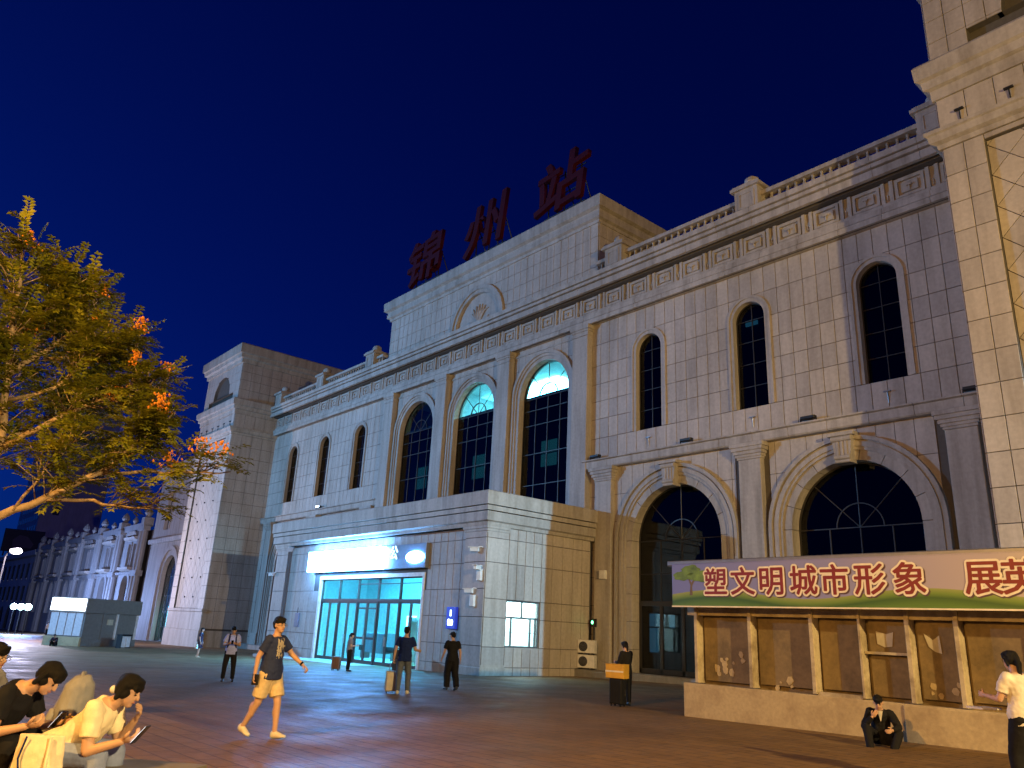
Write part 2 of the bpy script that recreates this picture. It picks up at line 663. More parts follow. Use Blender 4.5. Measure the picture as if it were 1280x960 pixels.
def tower(s):
    x0, x1 = (U_T, 40.6) if s > 0 else (-40.6, -U_T)
    cx = (x0 + x1) / 2
    hw = (x1 - x0) / 2
    near = s > 0
    t = MB()
    zb = -1.6
    e = 0.03
    op_shaft = Op(0, hw - 1.28, 2.6, 18.3, True)
    ops_top = [Op(0, hw - 1.28, 22.0, 22.85, True), Op(0, hw - 2.4, 22.85, 22.9)]
    ops_top[1].zc = 25.2 - ops_top[1].hw if hw - 2.4 > 2.3 else 22.9
    wall_face(t, -hw, hw, zb, 18.5, [op_shaft], 0)
    wall_face(t, -hw, hw, 18.5, 25.6, ops_top, 0)
    d = 10.5
    t.box(-hw, hw, 0.5, d, zb, 26.9)
    for o, dep in ((op_shaft, 0.18), (ops_top[0], 0.3), (ops_top[1], 0.3)):
        a, b = o.c - o.hw, o.c + o.hw
        if o.flat:
            t.add([(a, 0, o.zs), (a, 0, o.zc), (a, dep, o.zc), (a, dep, o.zs), (b, 0, o.zs), (b, 0, o.zc), (b, dep, o.zc), (b, dep, o.zs)],
                  [(0, 1, 2, 3), (7, 6, 5, 4), (0, 3, 7, 4), (1, 5, 6, 2)])
        else:
            t.arch_ring(o.c, o.zs, o.zc, o.hw, o.hw + 0.15, 0.004, dep, 18)
    t.box(-hw + 1.2, hw - 1.2, 0.3, 0.49, 21.9, 25.4)
    t.box(-hw + 1.2, hw - 1.2, 0.18, 0.49, 2.5, 18.4)
    for sx in (-1, 1):   # cheeks between front skin and core
        a, b = sorted((sx * hw, sx * (hw - 0.04)))
        t.box(a, b, 0.002, 0.5, zb, 25.6)
    w = t.build('tower', 'joint', station, (cx, TY, 0))
    tag(w, 'square stone corner tower of the hall')
    # slabs on the corner strips and the blank sides
    zs = [zb, 0.9] + [2.4 + (18.5 - 2.4) * k / 15 for k in range(16)]
    st = [-hw, -hw + 0.65, -hw + 1.28]
    tile_fill(w, st, zs[1:], [], 0, single=near)
    tile_fill(w, [-x for x in st][::-1], zs[1:], [], 0, single=False)
    tile_fill(w, spaced(-hw, hw, 0.9), [19.15, 20.5], [], 0, single=near and False)
    zt = [21.95, 22.95, 23.9, 24.75, 25.6]
    tile_fill(w, [-hw, -hw + 0.64, -hw + 1.28] + spaced(-hw + 1.28, hw - 1.28, 0.66)[1:] + [hw - 0.64, hw], zt, ops_top, 0, single=False)
    tile_fill(w, [-hw + 1.28, hw - 1.28], [18.3, 18.5], [], 0, single=False)
    base = MB()
    base.bbox(-hw - 0.12, hw + 0.12, -0.14, 0.3, zb, 0.75, 0.03)
    base.bbox(-hw - 0.02, hw + 0.02, -0.06, 0.3, 0.75, 2.3, 0.02)
    base.bbox(-hw - 0.1, hw + 0.1, -0.13, 0.3, 2.3, 2.58, 0.04)
    base.box(hw - 0.01, hw + 0.06, 0.3, 10, zb, 0.75)
    base.build('plinth', 'trim', w)
    # diamond-set slabs in the tall sunk panel
    q, px0, px1 = 0.575, -hw + 1.3, hw - 1.3
    rest = MB()
    j = 0
    zz = 2.6
    while zz < 18.9:
        off = q if j % 2 else 0
        xx = px0 + off
        while xx < px1 + q:
            poly = [(xx, zz - q), (xx + q, zz), (xx, zz + q), (xx - q, zz)]
            m_ = 0.018
            poly = [(xx + (px - xx) * (1 - m_ / q), zz + (pz - zz) * (1 - m_ / q)) for px, pz in poly]
            pc = clip_poly(poly, px0, px1, 2.62, 18.28)
            if pc and len(pc) > 2:
                if near and xx < px0 + 1.6 and zz > 5 and tiles_left[0] > 0:
                    tiles_left[0] -= 1
                    MB().prism(pc, 0.14, 0.19).build('tile', 'tile', w)
                else:
                    rest.prism(pc, 0.14, 0.19)
            xx += 2 * q
        zz += q
        j += 1
    rest.build('diamond_cladding', 'tile', w)['kind'] = 'stuff'
    # bulb studs
    sd = MB()
    j = 0
    zz = 3.6
    while zz < 18:
        for xx in ((-2.2, 0.0, 2.2) if j % 2 else (-1.1, 1.1)):
            sd.box(xx - 0.05, xx + 0.05, 0.06, 0.14, zz - 0.06, zz + 0.06)
        zz += 1.75
        j += 1
    sd.build('bulb_stud', 'metal_dark', w)['kind'] = 'stuff'
    for k in range(6):
        xx = -hw + 0.7 + k * (2 * hw - 1.4) / 5
        MB().tube([(xx, -0.05, 19.2), (xx, -0.10, 19.75)], 0.025, 6).box(xx - 0.14, xx + 0.14, -0.16, -0.06, 19.74, 19.80).build('bulb_holder', 'metal_dark', w)
    # side slabs (face towards the hall)
    side = MB()
    side.add([(0, 0, zb), (d - 0.4, 0, zb), (d - 0.4, 0, 26), (0, 0, 26)], [(0, 1, 2, 3)])
    for rot, xx in ((R(90), hw + 0.012), (R(-90), -hw - 0.012)):
        sw = side.build('side_wall', 'joint', w, (xx, 0.0 if rot > 0 else d - 0.4, 0), rot)
        tile_fill(sw, spaced(0.0, d - 0.4, 1.0), [0.9] + zs[2:] + [19.15, 20.5], [], 0, single=False)
        tile_fill(sw, spaced(0.0, d - 0.4, 1.0), zt, [], 0, single=False)
    # cornices
    mb = MB().profile_ring(-hw, hw, 0.0, d, [(-0.2, 18.5), (0.10, 18.5), (0.14, 18.66), (0.30, 18.74), (0.34, 18.98), (0.42, 19.02), (0.42, 19.15), (-0.2, 19.15)])
    mb.build('lower_cornice', 'trim', w)
    mb = MB().profile_ring(-hw, hw, 0.0, d, [(-0.2, 20.5), (0.1, 20.5), (0.12, 20.9), (0.28, 20.95), (0.32, 21.25), (0.46, 21.32), (0.50, 21.85), (0.44, 21.95), (-0.2, 21.97)])
    mb.build('upper_cornice', 'trim', w)
    mb = MB().profile_ring(-hw, hw, 0.0, d, [(-0.2, 25.6), (0.18, 25.6), (0.22, 25.95), (0.42, 26.05), (0.46, 26.4), (0.62, 26.45), (0.66, 27.3), (0.60, 27.4), (-0.2, 27.42)])
    mb.build('crowning_cornice', 'trim', w)
    return w


tower(1)

# ---- main walls
def wing_wall(s):
    x0, x1 = (10.88, U_T) if s > 0 else (-U_T, -10.88)
    ops = nar[s] + low[s]
    mb = MB()
    wall_face(mb, x0, x1, -1.4, Z_FR0, ops, 0)
    w = mb.build('wing_wall', 'joint', station)
    xs_ = spaced(x0, x1, 0.64)
    nopen = [Op(o.c, 1.12, o.zs, o.zc) for o in nar[s]]
    tile_fill(w, xs_, ZROWS, nopen, 0, single=s > 0)
    lopen = [Op(o.c, 3.5, -2, o.zc) for o in low[s]]
    lopen += [Op(s * c, 0.56, -2, 10.5, True) for c in (12.07, 20.85, 29.6)]
    tile_fill(w, spaced(x0, x1, 0.75), [-1.2, 0.4, 2.0, 3.4, 4.8, 6.2, 7.6, 9.0, Z_SC0], lopen, 0, single=False)
    for o in nar[s]:
        sr = MB()
        sr.arch_ring(o.c, o.zs, o.zc, 0.84, 1.02, -0.06, 0.42, 18)
        sr.arch_ring(o.c, o.zs, o.zc, 1.02, 1.15, -0.11, 0.03, 18)
        so = sr.build('window_surround', 'trim', station)
        window(station, o, 0.30, 2, [13.3, 14.4, 15.5, 16.58], bw=0.034, name='tall_window')
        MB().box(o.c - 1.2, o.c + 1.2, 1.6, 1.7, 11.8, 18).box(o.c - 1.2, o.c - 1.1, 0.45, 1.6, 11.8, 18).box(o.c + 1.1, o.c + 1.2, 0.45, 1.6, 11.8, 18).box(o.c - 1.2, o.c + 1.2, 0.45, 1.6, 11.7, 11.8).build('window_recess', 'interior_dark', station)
    for o in low[s]:
        arch = MB()
        arch.arch_ring(o.c, o.zs - 1.6, o.zc, 3.02, 3.16, -0.14, 0.03, 28)
        arch.arch_ring(o.c, o.zs - 1.6, o.zc, 3.16, 3.36, -0.20, 0.03, 28)
        arch.arch_ring(o.c, o.zs - 1.6, o.zc, 3.36, 3.44, -0.13, 0.03, 28)
        arch.arch_ring(o.c, o.zs - 1.6, o.zc, 3.44, 3.60, -0.27, 0.03, 28)
        ao = arch.build('arch', 'trim', station)
        n = 9
        for k in range(n):
            a0, a1 = math.pi * k / n + 0.005, math.pi * (k + 1) / n - 0.005
            MB().arch_ring(o.c, o.zs, o.zc, 2.62, 3.02, -0.06, 0.62, 4, a0, a1).build('voussoir', 'trim', ao)
        zj = spaced(-1.2, o.zc, 1.3)
        for a, b in zip(zj, zj[1:]):
            for sx in (-1, 1):
                xa, xb = sorted((o.c + sx * 2.62, o.c + sx * 3.02))
                MB().bbox(xa, xb, -0.06, 0.62, a + 0.01, b - 0.01, 0.012).build('jamb_block', 'trim', ao)
        # keystone: a scrolled console
        kp = [(-0.27, 9.02), (-0.30, 9.10), (0.30, 9.10), (0.27, 9.02)]
        ks = MB()
        ks.prism([(-0.30, 9.12), (0.30, 9.12), (0.42, 10.10), (-0.42, 10.10)], -0.46, 0.05)
        ks.bbox(-0.34, 0.34, -0.50, 0.05, 9.0, 9.14, 0.04)
        ks.tube([(-0.33, -0.47, 9.22), (0.33, -0.47, 9.22)], 0.09, 10)
        ks.tube([(-0.41, -0.47, 9.98), (0.41, -0.47, 9.98)], 0.11, 10)
        ks.bbox(-0.56, 0.56, -0.56, 0.05, 10.10, 10.24, 0.02)
        for xx in (-0.17, 0.0, 0.17):
            ks.box(xx - 0.05, xx + 0.05, -0.49, -0.45, 9.26, 9.9)
        ks.build('keystone', 'trim', ao, (o.c, 0, 0))
    # pilasters under the string course
    for c in (12.07, 20.85, 29.6):
        pl = MB().bbox(s * c - 0.56, s * c + 0.56, -0.30, 0.02, -1.2, 9.75, 0.02)
        po = pl.build('pilaster', 'trim', station)
        cap = MB()
        for k, (d, za, zb_) in enumerate(((0.04, 9.75, 9.85), (0.09, 9.85, 9.97), (0.15, 9.97, 10.12), (0.22, 10.12, 10.28), (0.28, 10.28, Z_SC0))):
            cap.box(s * c - 0.56 - d, s * c + 0.56 + d, -0.30 - d, 0.02, za + 0.001, zb_)
        cap.build('capital', 'trim', po)
        MB().bbox(s * c - 0.66, s * c + 0.66, -0.42, 0.02, -1.2, 0.75, 0.03).build('base', 'trim', po)
    # string course, in lengths
    so = MB().box(x0 - 0.2, x1, -0.30, 0.01, Z_SC0 + 0.01, Z_SC1 - 0.02).build('string_course', 'joint', station)
    for a, b in zip(spaced(x0 - 0.25, x1, 1.7), spaced(x0 - 0.25, x1, 1.7)[1:]):
        MB().profile_x(a + 0.01, b - 0.01, [(0.0, Z_SC0), (-0.34, Z_SC0), (-0.40, Z_SC0 + 0.06), (-0.40, Z_SC1 - 0.1), (-0.52, Z_SC1 - 0.06), (-0.52, Z_SC1), (0.0, Z_SC1 + 0.03)]).build('course_block', 'trim', so)
    return w


wing_wall(1)


def lower_glazing(s):
    for o in low[s]:
        w = window(station, Op(o.c, 2.62, o.zs + 3.25, o.zc), 0.55, 4, [o.zs + 4.6], True, 'glass_dark', 'glass_dark', name='arched_window')
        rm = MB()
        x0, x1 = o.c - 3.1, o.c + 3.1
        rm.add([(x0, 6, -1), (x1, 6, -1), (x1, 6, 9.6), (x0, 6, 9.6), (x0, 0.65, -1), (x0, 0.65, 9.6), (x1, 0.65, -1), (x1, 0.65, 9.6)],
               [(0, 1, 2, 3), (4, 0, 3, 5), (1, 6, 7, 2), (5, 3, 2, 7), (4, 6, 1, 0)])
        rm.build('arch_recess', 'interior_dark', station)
        # door set below the transom
        z0, z1 = o.zs, o.zs + 3.25
        fr = MB().box(o.c - 2.62, o.c + 2.62, 0.48, 0.62, z1 - 0.16, z1)
        for k in range(5):
            x = o.c - 2.55 + k * 5.1 / 4
            fr.box(x - 0.07, x + 0.07, 0.48, 0.62, z0, z1 - 0.16)
        fr.box(o.c - 2.62, o.c + 2.62, 0.48, 0.62, z0, z0 + 0.22)
        d = fr.build('door_set', 'frame', station)
        for k in range(4):
            x = o.c - 2.55 + k * 5.1 / 4
            MB().box(x + 0.07, x + 1.2, 0.54, 0.56, z0 + 0.22, z1 - 0.16).build('pane', 'glass_dark', d)


lower_glazing(1)

# ---- central bay
mb = MB()
wall_face(mb, -10.88, 10.88, -1.4, Z_FR0, big, 0)
cw = mb.build('central_wall', 'joint', station)
copen = [Op(o.c, 2.72, -3, o.zc) for o in big] + [Op(u, 0.6, -3, 30, True) for u in (-10.28, -3.41, 3.41, 10.28)]
tile_fill(cw, spaced(-10.88, 10.88, 0.64), [8.2] + [9.2 + k * 1.4 for k in range(7)] + [Z_FR0], copen, 0, single=False)
for o in big:
    sr = MB()
    sr.arch_ring(o.c, o.zs, o.zc, 2.16, 2.40, -0.04, 0.62, 28)
    sr.arch_ring(o.c, o.zs, o.zc, 2.40, 2.56, -0.12, 0.02, 28)
    sr.arch_ring(o.c, o.zs, o.zc, 2.56, 2.76, -0.20, 0.02, 28)
    sr.build('window_surround', 'trim', station)
    window(station, o, 0.42, 4, [10.3, 12.2, 14.0, 14.95], True, name='great_window')
    MB().box(o.c - 2.2, o.c + 2.2, 0.48, 0.62, 15.58, 15.9).build('transom', 'frame', station)
for u in (-10.28, -3.41, 3.41, 10.28):
    po = MB().bbox(u - 0.6, u + 0.6, -0.44, 0.01, 7.4, 18.35, 0.02).build('giant_pilaster', 'trim', station)
    cap = MB()
    for d, za, zb_ in ((0.03, 18.35, 18.42), (0.0, 18.42, 18.62), (0.06, 18.62, 18.74), (0.12, 18.74, Z_FR0)):
        cap.box(u - 0.6 - d, u + 0.6 + d, -0.44 - d, 0.01, za + 0.001, zb_)
    cap.build('capital', 'trim', po)
# raised frames over the great windows, between the pilasters
for o in big:
    w_ = 2.78
    f = MB()
    f.box(o.c - w_, o.c + w_, -0.09, 0.01, 18.55, 18.68)
    f.build('panel_frame', 'trim', station)
# rooms behind the great windows; added floor between them keeps the lower one dark
rm = MB()
for z0, z1, dp in ((15.75, 18.6, 10.5),):
    rm.add([(-11, dp, z0), (11, dp, z0), (11, dp, z1), (-11, dp, z1), (-11, .6, z0), (11, .6, z0), (11, .6, z1), (-11, .6, z1)],
           [(0, 1, 2, 3), (4, 0, 3, 7), (1, 5, 6, 2), (3, 2, 6, 7), (4, 5, 1, 0)])
rm.build('upper_room', 'interior_wall', station)
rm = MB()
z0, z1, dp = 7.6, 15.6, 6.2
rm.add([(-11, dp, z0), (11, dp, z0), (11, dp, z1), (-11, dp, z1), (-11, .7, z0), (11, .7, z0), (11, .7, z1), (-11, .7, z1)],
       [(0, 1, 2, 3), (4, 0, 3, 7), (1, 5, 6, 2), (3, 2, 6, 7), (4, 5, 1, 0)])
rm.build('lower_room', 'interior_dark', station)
MB().box(-2.6, 2.6, -1.5, 1.5, 0, 0.08).build('ceiling_lamp', 'lamp_cyan', station, (1.2, 5.6, 18.4))
M['lamp_cyan_soft'] = emit('soft_cool_lamp', (0.20, 0.86, 1.0), 3.0)
MB().box(-1.5, 1.5, -0.6, 0.6, 0, 0.08).build('ceiling_lamp', 'lamp_cyan_soft', station, (-2.4, 4.2, 18.4))
MB().box(-0.11, 0.11, 0.62, 10.4, 15.76, 18.58).build('light_block', 'interior_wall', station, (-4.3, 0, 0))  # added to keep the ceiling lamps from lighting the left great window
M['lit_window'] = emit('dim_lit_inner_window', (0.10, 0.62, 0.70), 0.9)
M['lit_window_blue'] = emit('lit_inner_window', (0.14, 0.62, 0.95), 1.0)
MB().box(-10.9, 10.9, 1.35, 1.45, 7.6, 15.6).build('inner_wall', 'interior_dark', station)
for u, z in ((6.10, 12.4), (-0.74, 12.4), (-7.58, 12.4)):
    iw = MB()
    for dx, dz in ((-0.36, -0.42), (0.36, -0.42), (-0.36, 0.42), (0.36, 0.42)):
        iw.box(dx - 0.32, dx + 0.32, -0.05, 0, dz - 0.38, dz + 0.38)
    iw.build('inner_window', 'lit_window', station, (u, 1.33, z))
MB().box(-0.32, 0.32, -0.05, 0.05, -0.14, 0.14).box(-0.9, -0.5, -0.05, 0.05, -0.1, 0.05).build('inner_lamp', 'lit_window_blue', station, (20.35, 1.3, 16.95))
iw = MB().box(-0.42, -0.15, 0, 0.04, 0.95, 1.55).box(-0.10, 0.42, 0, 0.04, 0.95, 1.55).box(-0.42, 0.10, 0, 0.04, -0.25, 0.88).box(0.80, 1.1, 0, 0.04, 0.9, 1.5)
iw.build('inner_window', 'lit_window_blue', station, (14.52, 0.95, 1.55))
# ---- left half
tower(-1)
wing_wall(-1)
lower_glazing(-1)

# ---- architrave, frieze, main cornice (in lengths)
arc = MB().box(-U_T, U_T, -0.27, 0.02, Z_FR0 + 0.01, 19.70).build('architrave', 'joint', station)
fr = MB().box(-U_T, U_T, -0.14, 0.3, 19.66, 20.8).build('frieze', 'tile', station)
cor = MB().box(-U_T, U_T, -0.55, 0.3, 20.76, 21.55).build('cornice', 'joint', station)
seg = spaced(-U_T, U_T, 1.94)
for a, b in zip(seg, seg[1:]):
    MB().profile_x(a + 0.008, b - 0.008, [(0, Z_FR0), (-0.40, Z_FR0 + 0.02), (-0.42, Z_FR0 - 0.05), (-0.52, Z_FR0 - 0.05), (-0.54, 19.18), (-0.36, 19.20), (-0.36, 19.25), (-0.44, 19.26), (-0.44, 19.52), (-0.30, 19.55), (-0.30, 19.74), (0, 19.76)]).build('architrave_block', 'trim', arc)
    MB().profile_x(a + 0.008, b - 0.008, [(0, 20.80), (-0.30, 20.80), (-0.34, 20.90), (-0.80, 20.90), (-0.80, 20.76), (-0.98, 20.76), (-1.0, 21.10), (-0.86, 21.11), (-0.86, 21.17), (-1.08, 21.18), (-1.10, 21.34), (-0.98, 21.35), (-0.98, 21.40), (-1.16, 21.41), (-1.20, 21.66), (0, 21.70)]).build('cornice_block', 'trim', cor)
ring = MB()
for a, b, c_, d_ in ((-0.58, -0.46, 19.78, 20.66), (0.46, 0.58, 19.78, 20.66), (-0.46, 0.46, 20.54, 20.66), (-0.46, 0.46, 19.78, 19.88)):
    ring.box(a, b, -0.12, 0.01, c_, d_)
ring.bbox(-0.34, 0.34, -0.11, 0.01, 19.98, 20.44, 0.02)
ring.tube([(0, -0.11, 20.0), (0, -0.17, 20.22)], 0.03, 6)
ring.box(-0.10, 0.10, -0.22, -0.10, 20.2, 20.27)
ring_me = ring.mesh('frieze_square')
ring_me.materials.append(M['trim'])
post = MB()
post.bbox(-0.26, -0.10, -0.12, 0.01, 19.75, 20.74, 0.01)
post.bbox(0.10, 0.26, -0.12, 0.01, 19.75, 20.74, 0.01)
post.box(-0.10, 0.10, -0.03, 0.01, 20.1, 20.3)
post.tube([(0, -0.05, 19.9), (0, -0.1, 20.14)], 0.02, 6)
post_me = post.mesh('frieze_post')
post_me.materials.append(M['trim'])
n = 35
for k in range(n):
    u = -U_T + (k + 0.5) * 2 * U_T / n
    place('frieze_square', ring_me, None, fr, (u, -0.14, 0))
    if k < n - 1:
        place('frieze_post', post_me, None, fr, (u + U_T / n, -0.14, 0))

# ---- parapet balustrade: pedestals 8.5 m apart, each with a block cap and ball
for s in (1, -1):
    x0, x1 = sorted((s * 11.6, s * U_T))
    bl = MB().box(x0, x1, -0.62, -0.22, 21.66, 21.92)
    bl.box(x0, x1, -0.66, -0.18, 22.42, 22.62)
    bo = bl.build('balustrade', 'trim', station)
    bal = MB()
    x = x0 + 0.3
    while x < x1:
        bal.lathe([(0.07, 21.92), (0.07, 21.97), (0.045, 22.0), (0.10, 22.14), (0.05, 22.32), (0.07, 22.36), (0.07, 22.42)], x, -0.42, 6)
        x += 0.42
    bal.build('baluster', 'trim', bo)['kind'] = 'stuff'
    for c in (13.2, 21.75, 30.3):
        pd = MB()
        pd.box(s * c - 0.62, s * c + 0.62, -0.92, 0.3, 21.66, 22.9)
        pd.box(s * c - 0.78, s * c + 0.78, -1.06, 0.45, 22.9, 23.06)
        pd.box(s * c - 0.70, s * c + 0.70, -0.99, 0.38, 23.06, 23.16)
        pd.box(s * c - 0.40, s * c + 0.40, -0.70, 0.10, 23.16, 23.30)
        pd.lathe([(0.12, 23.3), (0.3, 23.36), (0.38, 23.5), (0.34, 23.66), (0.2, 23.78), (0.05, 23.82)], s * c, -0.3, 12)
        for q in (-0.44, 0.32):
            pd.box(s * c + q, s * c + q + 0.12, -0.95, -0.9, 21.85, 22.75)
        pd.box(s * c - 0.32, s * c + 0.32, -0.95, -0.9, 22.63, 22.75)
        pd.box(s * c - 0.32, s * c + 0.32, -0.95, -0.9, 21.85, 21.97)
        pd.build('pedestal', 'trim', bo)

# ---- roof, attic block over the centre
MB().box(-U_T, U_T, 0.3, 14, 20.9, 21.6).box(-U_T, -10.9, 2.2, 14, -1.4, 20.9).box(10.9, U_T, 7.0, 14, -1.4, 20.9).box(-10.9, 10.9, 11.2, 14, -1.4, 20.9).build('roof', 'roof', station)
mb = MB()
lun = Op(0, 2.45, 21.7, 22.0)
wall_face(mb, -11.4, 11.4, 21.6, 25.6, [lun], -0.2)
mb.box(-11.4, 11.4, 0.2, 5.4, 21.6, 26.6)
mb.box(-11.4, -11.36, -0.198, 0.2, 21.6, 25.6).box(11.36, 11.4, -0.198, 0.2, 21.6, 25.6)
at = mb.build('attic', 'joint', station)
tile_fill(at, spaced(-11.4, 11.4, 0.64), [21.66, 22.6, 23.6, 24.6, 25.5], [Op(0, 2.9, 21, 22.0)], -0.2, single=False)
sd = MB().add([(0, 0, 21.6), (5.6, 0, 21.6), (5.6, 0, 25.6), (0, 0, 25.6)], [(0, 1, 2, 3)])
for rot, xx, yy in ((R(90), 11.412, -0.2), (R(-90), -11.412, 5.4)):
    so = sd.build('side_wall', 'joint', at, (xx, yy, 0), rot)
    tile_fill(so, spaced(0, 5.6, 0.64), [21.66, 22.6, 23.6, 24.6, 25.5], [], 0, single=False)
MB().profile_ring(-11.4, 11.4, -0.2, 5.4, [(-0.2, 25.45), (0.12, 25.45), (0.16, 25.62), (0.34, 25.70), (0.36, 26.0), (0.30, 26.06), (0.32, 26.2), (0.56, 26.3), (0.60, 26.98), (0.54, 27.06), (-0.2, 27.1)]).build('attic_cornice', 'trim', at)
lr = MB()
lr.arch_ring(0, 21.7, 22.0, 2.4, 2.66, -0.30, -0.02, 26)
lr.arch_ring(0, 21.7, 22.0, 2.66, 2.95, -0.40, -0.1, 26)
lr.build('lunette_surround', 'trim', at)
mb = MB()
mb.prism(pane_poly(lun, -2.45, 2.45, 21.7, 25), -0.06, 0.0)
lo = mb.build('lunette', 'tile', at)
em = MB()      # carved relief: upright sheaf on a low curl
for k in range(-3, 4):
    em.tube([(0.0, -0.1, 22.3), (0.22 * k, -0.14, 23.1), (0.34 * k, -0.1, 23.75 - 0.06 * k * k)], [0.05, 0.09, 0.03], 6)
em.tube([(-1.1, -0.1, 22.6), (-0.6, -0.14, 22.35), (0, -0.14, 22.3), (0.6, -0.14, 22.35), (1.1, -0.1, 22.6)], [0.05, 0.08, 0.1, 0.08, 0.05], 8)
em.build('relief', 'trim', lo, (0, 0, -0.1))
# ================================================================== ENTRANCE PORCH (part of the station)
HP = 11.28                                     # half width of the porch
SIDE = Op(2.41, 1.07, 1.22, 3.33, True)        # lit window in the porch side, measured from the front edge
DOOR = Op(0.45, 5.45, -0.2, 4.42, True)
mb = MB()
wall_face(mb, -HP, HP, -1.4, 7.6, [Op(0, HP - 1.62, -2, 6.62, True)], 0)
rc = 0.28
wall_face(mb, -HP + 1.62, HP - 1.62, -1.4, 6.62, [DOOR], rc)
a = HP - 1.62
mb.add([(-a, 0, -1.4), (-a, rc, -1.4), (-a, rc, 6.62), (-a, 0, 6.62), (a, 0, -1.4), (a, rc, -1.4), (a, rc, 6.62), (a, 0, 6.62)],
       [(0, 1, 2, 3), (7, 6, 5, 4), (3, 2, 6, 7)])
mb.add([(-HP, 0, 7.6), (HP, 0, 7.6), (HP, -PY - .02, 7.6), (-HP, -PY - .02, 7.6)], [(0, 1, 2, 3)])
porch = mb.build('porch', 'joint', station, (0, PY, 0))
tag(porch, 'flat-roofed entrance porch of stone slabs')
zp = [-1.2, 0.35, 1.25, 2.5, 3.75, 4.96, 6.08, 6.62]
popen = [Op(DOOR.c, DOOR.hw + 0.2, -3, 4.62, True), Op(0.175, 6.12, 4.86, 6.04, True)]
sdw = MB()
wall_face(sdw, 0, -PY - 0.3, -1.4, 6.9, [SIDE], 0)
sw = sdw.build('side_wall', 'joint', porch, (HP, 0, 0), R(90))
xs_side = [0.0, 0.62, 1.34, 1.95, 2.56, 3.48, 4.2, 4.92, 5.64, 6.3, 6.9]
tile_fill(sw, [0.0, 1.34] + [1.88, 2.41, 2.94, 3.48] + xs_side[6:], [-1.2, 0.35, 1.22, 2.5, 3.33, 4.96, 6.08, 6.62], [SIDE], 0, single=True)
tile_fill(porch, [a, HP], zp, [], 0, single=True)
tile_fill(porch, [-HP, -a], zp, [], 0, single=False)
tile_fill(porch, spaced(-a, DOOR.c - DOOR.hw - 0.2, 0.62) + spaced(DOOR.c - DOOR.hw - 0.2, DOOR.c + DOOR.hw + 0.2, 0.62)[1:-1] + spaced(DOOR.c + DOOR.hw + 0.2, a, 0.62), zp, popen, rc, single=True)
so = sdw.build('side_wall', 'joint', porch, (-HP, -PY - 0.3, 0), R(-90))
# cornice round the porch in stepped courses
pc = MB().box(-HP, HP, 0, -PY - 0.02, 6.66, 8.1).build('porch_cornice', 'joint', porch)
MB().profile_ring(-HP, HP, 0.0, -PY - 0.03, [(-0.2, 6.62), (0.14, 6.62), (0.18, 6.78), (0.30, 6.84), (0.30, 7.26), (-0.2, 7.26)]).build('cornice_course', 'trim', pc)
MB().profile_ring(-HP, HP, 0.0, -PY - 0.03, [(-0.2, 7.30), (0.36, 7.30), (0.36, 7.52), (-0.2, 7.52)]).build('cornice_course', 'trim', pc)
MB().profile_ring(-HP, HP, 0.0, -PY - 0.03, [(-0.2, 7.56), (0.42, 7.56), (0.44, 8.18), (0.38, 8.22), (-0.2, 8.22)]).build('cornice_course', 'trim', pc)
for s in (-1, 1):    # pier capitals and feet
    c = MB()
    x0, x1 = sorted((s * HP, s * a))
    for d, za, zb_ in ((0.03, 6.30, 6.38), (0.08, 6.38, 6.50), (0.13, 6.50, 6.62)):
        c.box(x0 - d, x1 + d, -d, 1.3, za, zb_)
    c.build('pier_capital', 'trim', porch)
    c = MB().bbox(x0 - 0.08, x1 + 0.08, -0.09, 1.4, -1.2, 0.35, 0.03)
    c.box(x0 - 0.04, x1 + 0.04, -0.05, 1.35, 0.35, 0.45)
    c.build('pier_base', 'trim', porch)
# side window
f = MB()
M['sash'] = simple('grey_aluminium_sash', (0.13, 0.14, 0.14), 0.5, 0.5)
wx0, wx1, wz0, wz1 = SIDE.c - SIDE.hw, SIDE.c + SIDE.hw, SIDE.zs, SIDE.zc
for x in (wx0 + 0.04, wx1 - 0.04):
    f.box(x - 0.04, x + 0.04, 0.05, 0.13, wz0, wz1)
for z in (wz0 + 0.04, wz1 - 0.04, 2.55):
    f.box(wx0, wx1, 0.052, 0.128, z - 0.04, z + 0.04)
f.box(2.37, 2.43, 0.05, 0.13, 2.55, wz1)
for x in (wx0 + 0.42, wx1 - 0.52, wx1 - 0.2):
    f.box(x - 0.035, x + 0.035, 0.05, 0.13, wz0, 2.55)
f.box(wx0, wx1, 0.06, 0.12, 1.88, 1.90)
w = f.build('side_window', 'sash', porch, (HP, 0, 0), R(90))
for x0, x1, z0, z1 in ((wx0, 2.4, 2.55, wz1), (2.4, wx1, 2.55, wz1), (wx0, wx0 + 0.42, wz0, 2.55), (wx0 + 0.42, wx1 - 0.52, wz0, 2.55), (wx1 - 0.52, wx1 - 0.2, wz0, 2.55), (wx1 - 0.2, wx1, wz0, 2.55)):
    MB().box(x0 + 0.02, x1 - 0.02, 0.085, 0.095, z0 + 0.02, z1 - 0.02).build('pane', 'glass_clear', w)
MB().box(wx0, wx1, -0.02, 0.3, wz0 - 0.06, wz0).box(wx0 - 0.03, wx0, 0.0, 0.3, wz0, wz1).box(wx1, wx1 + 0.03, 0.0, 0.3, wz0, wz1).box(wx0, wx1, 0.0, 0.3, wz1, wz1 + 0.03).build('window_reveal', 'trim', porch, (HP, 0, 0), R(90))

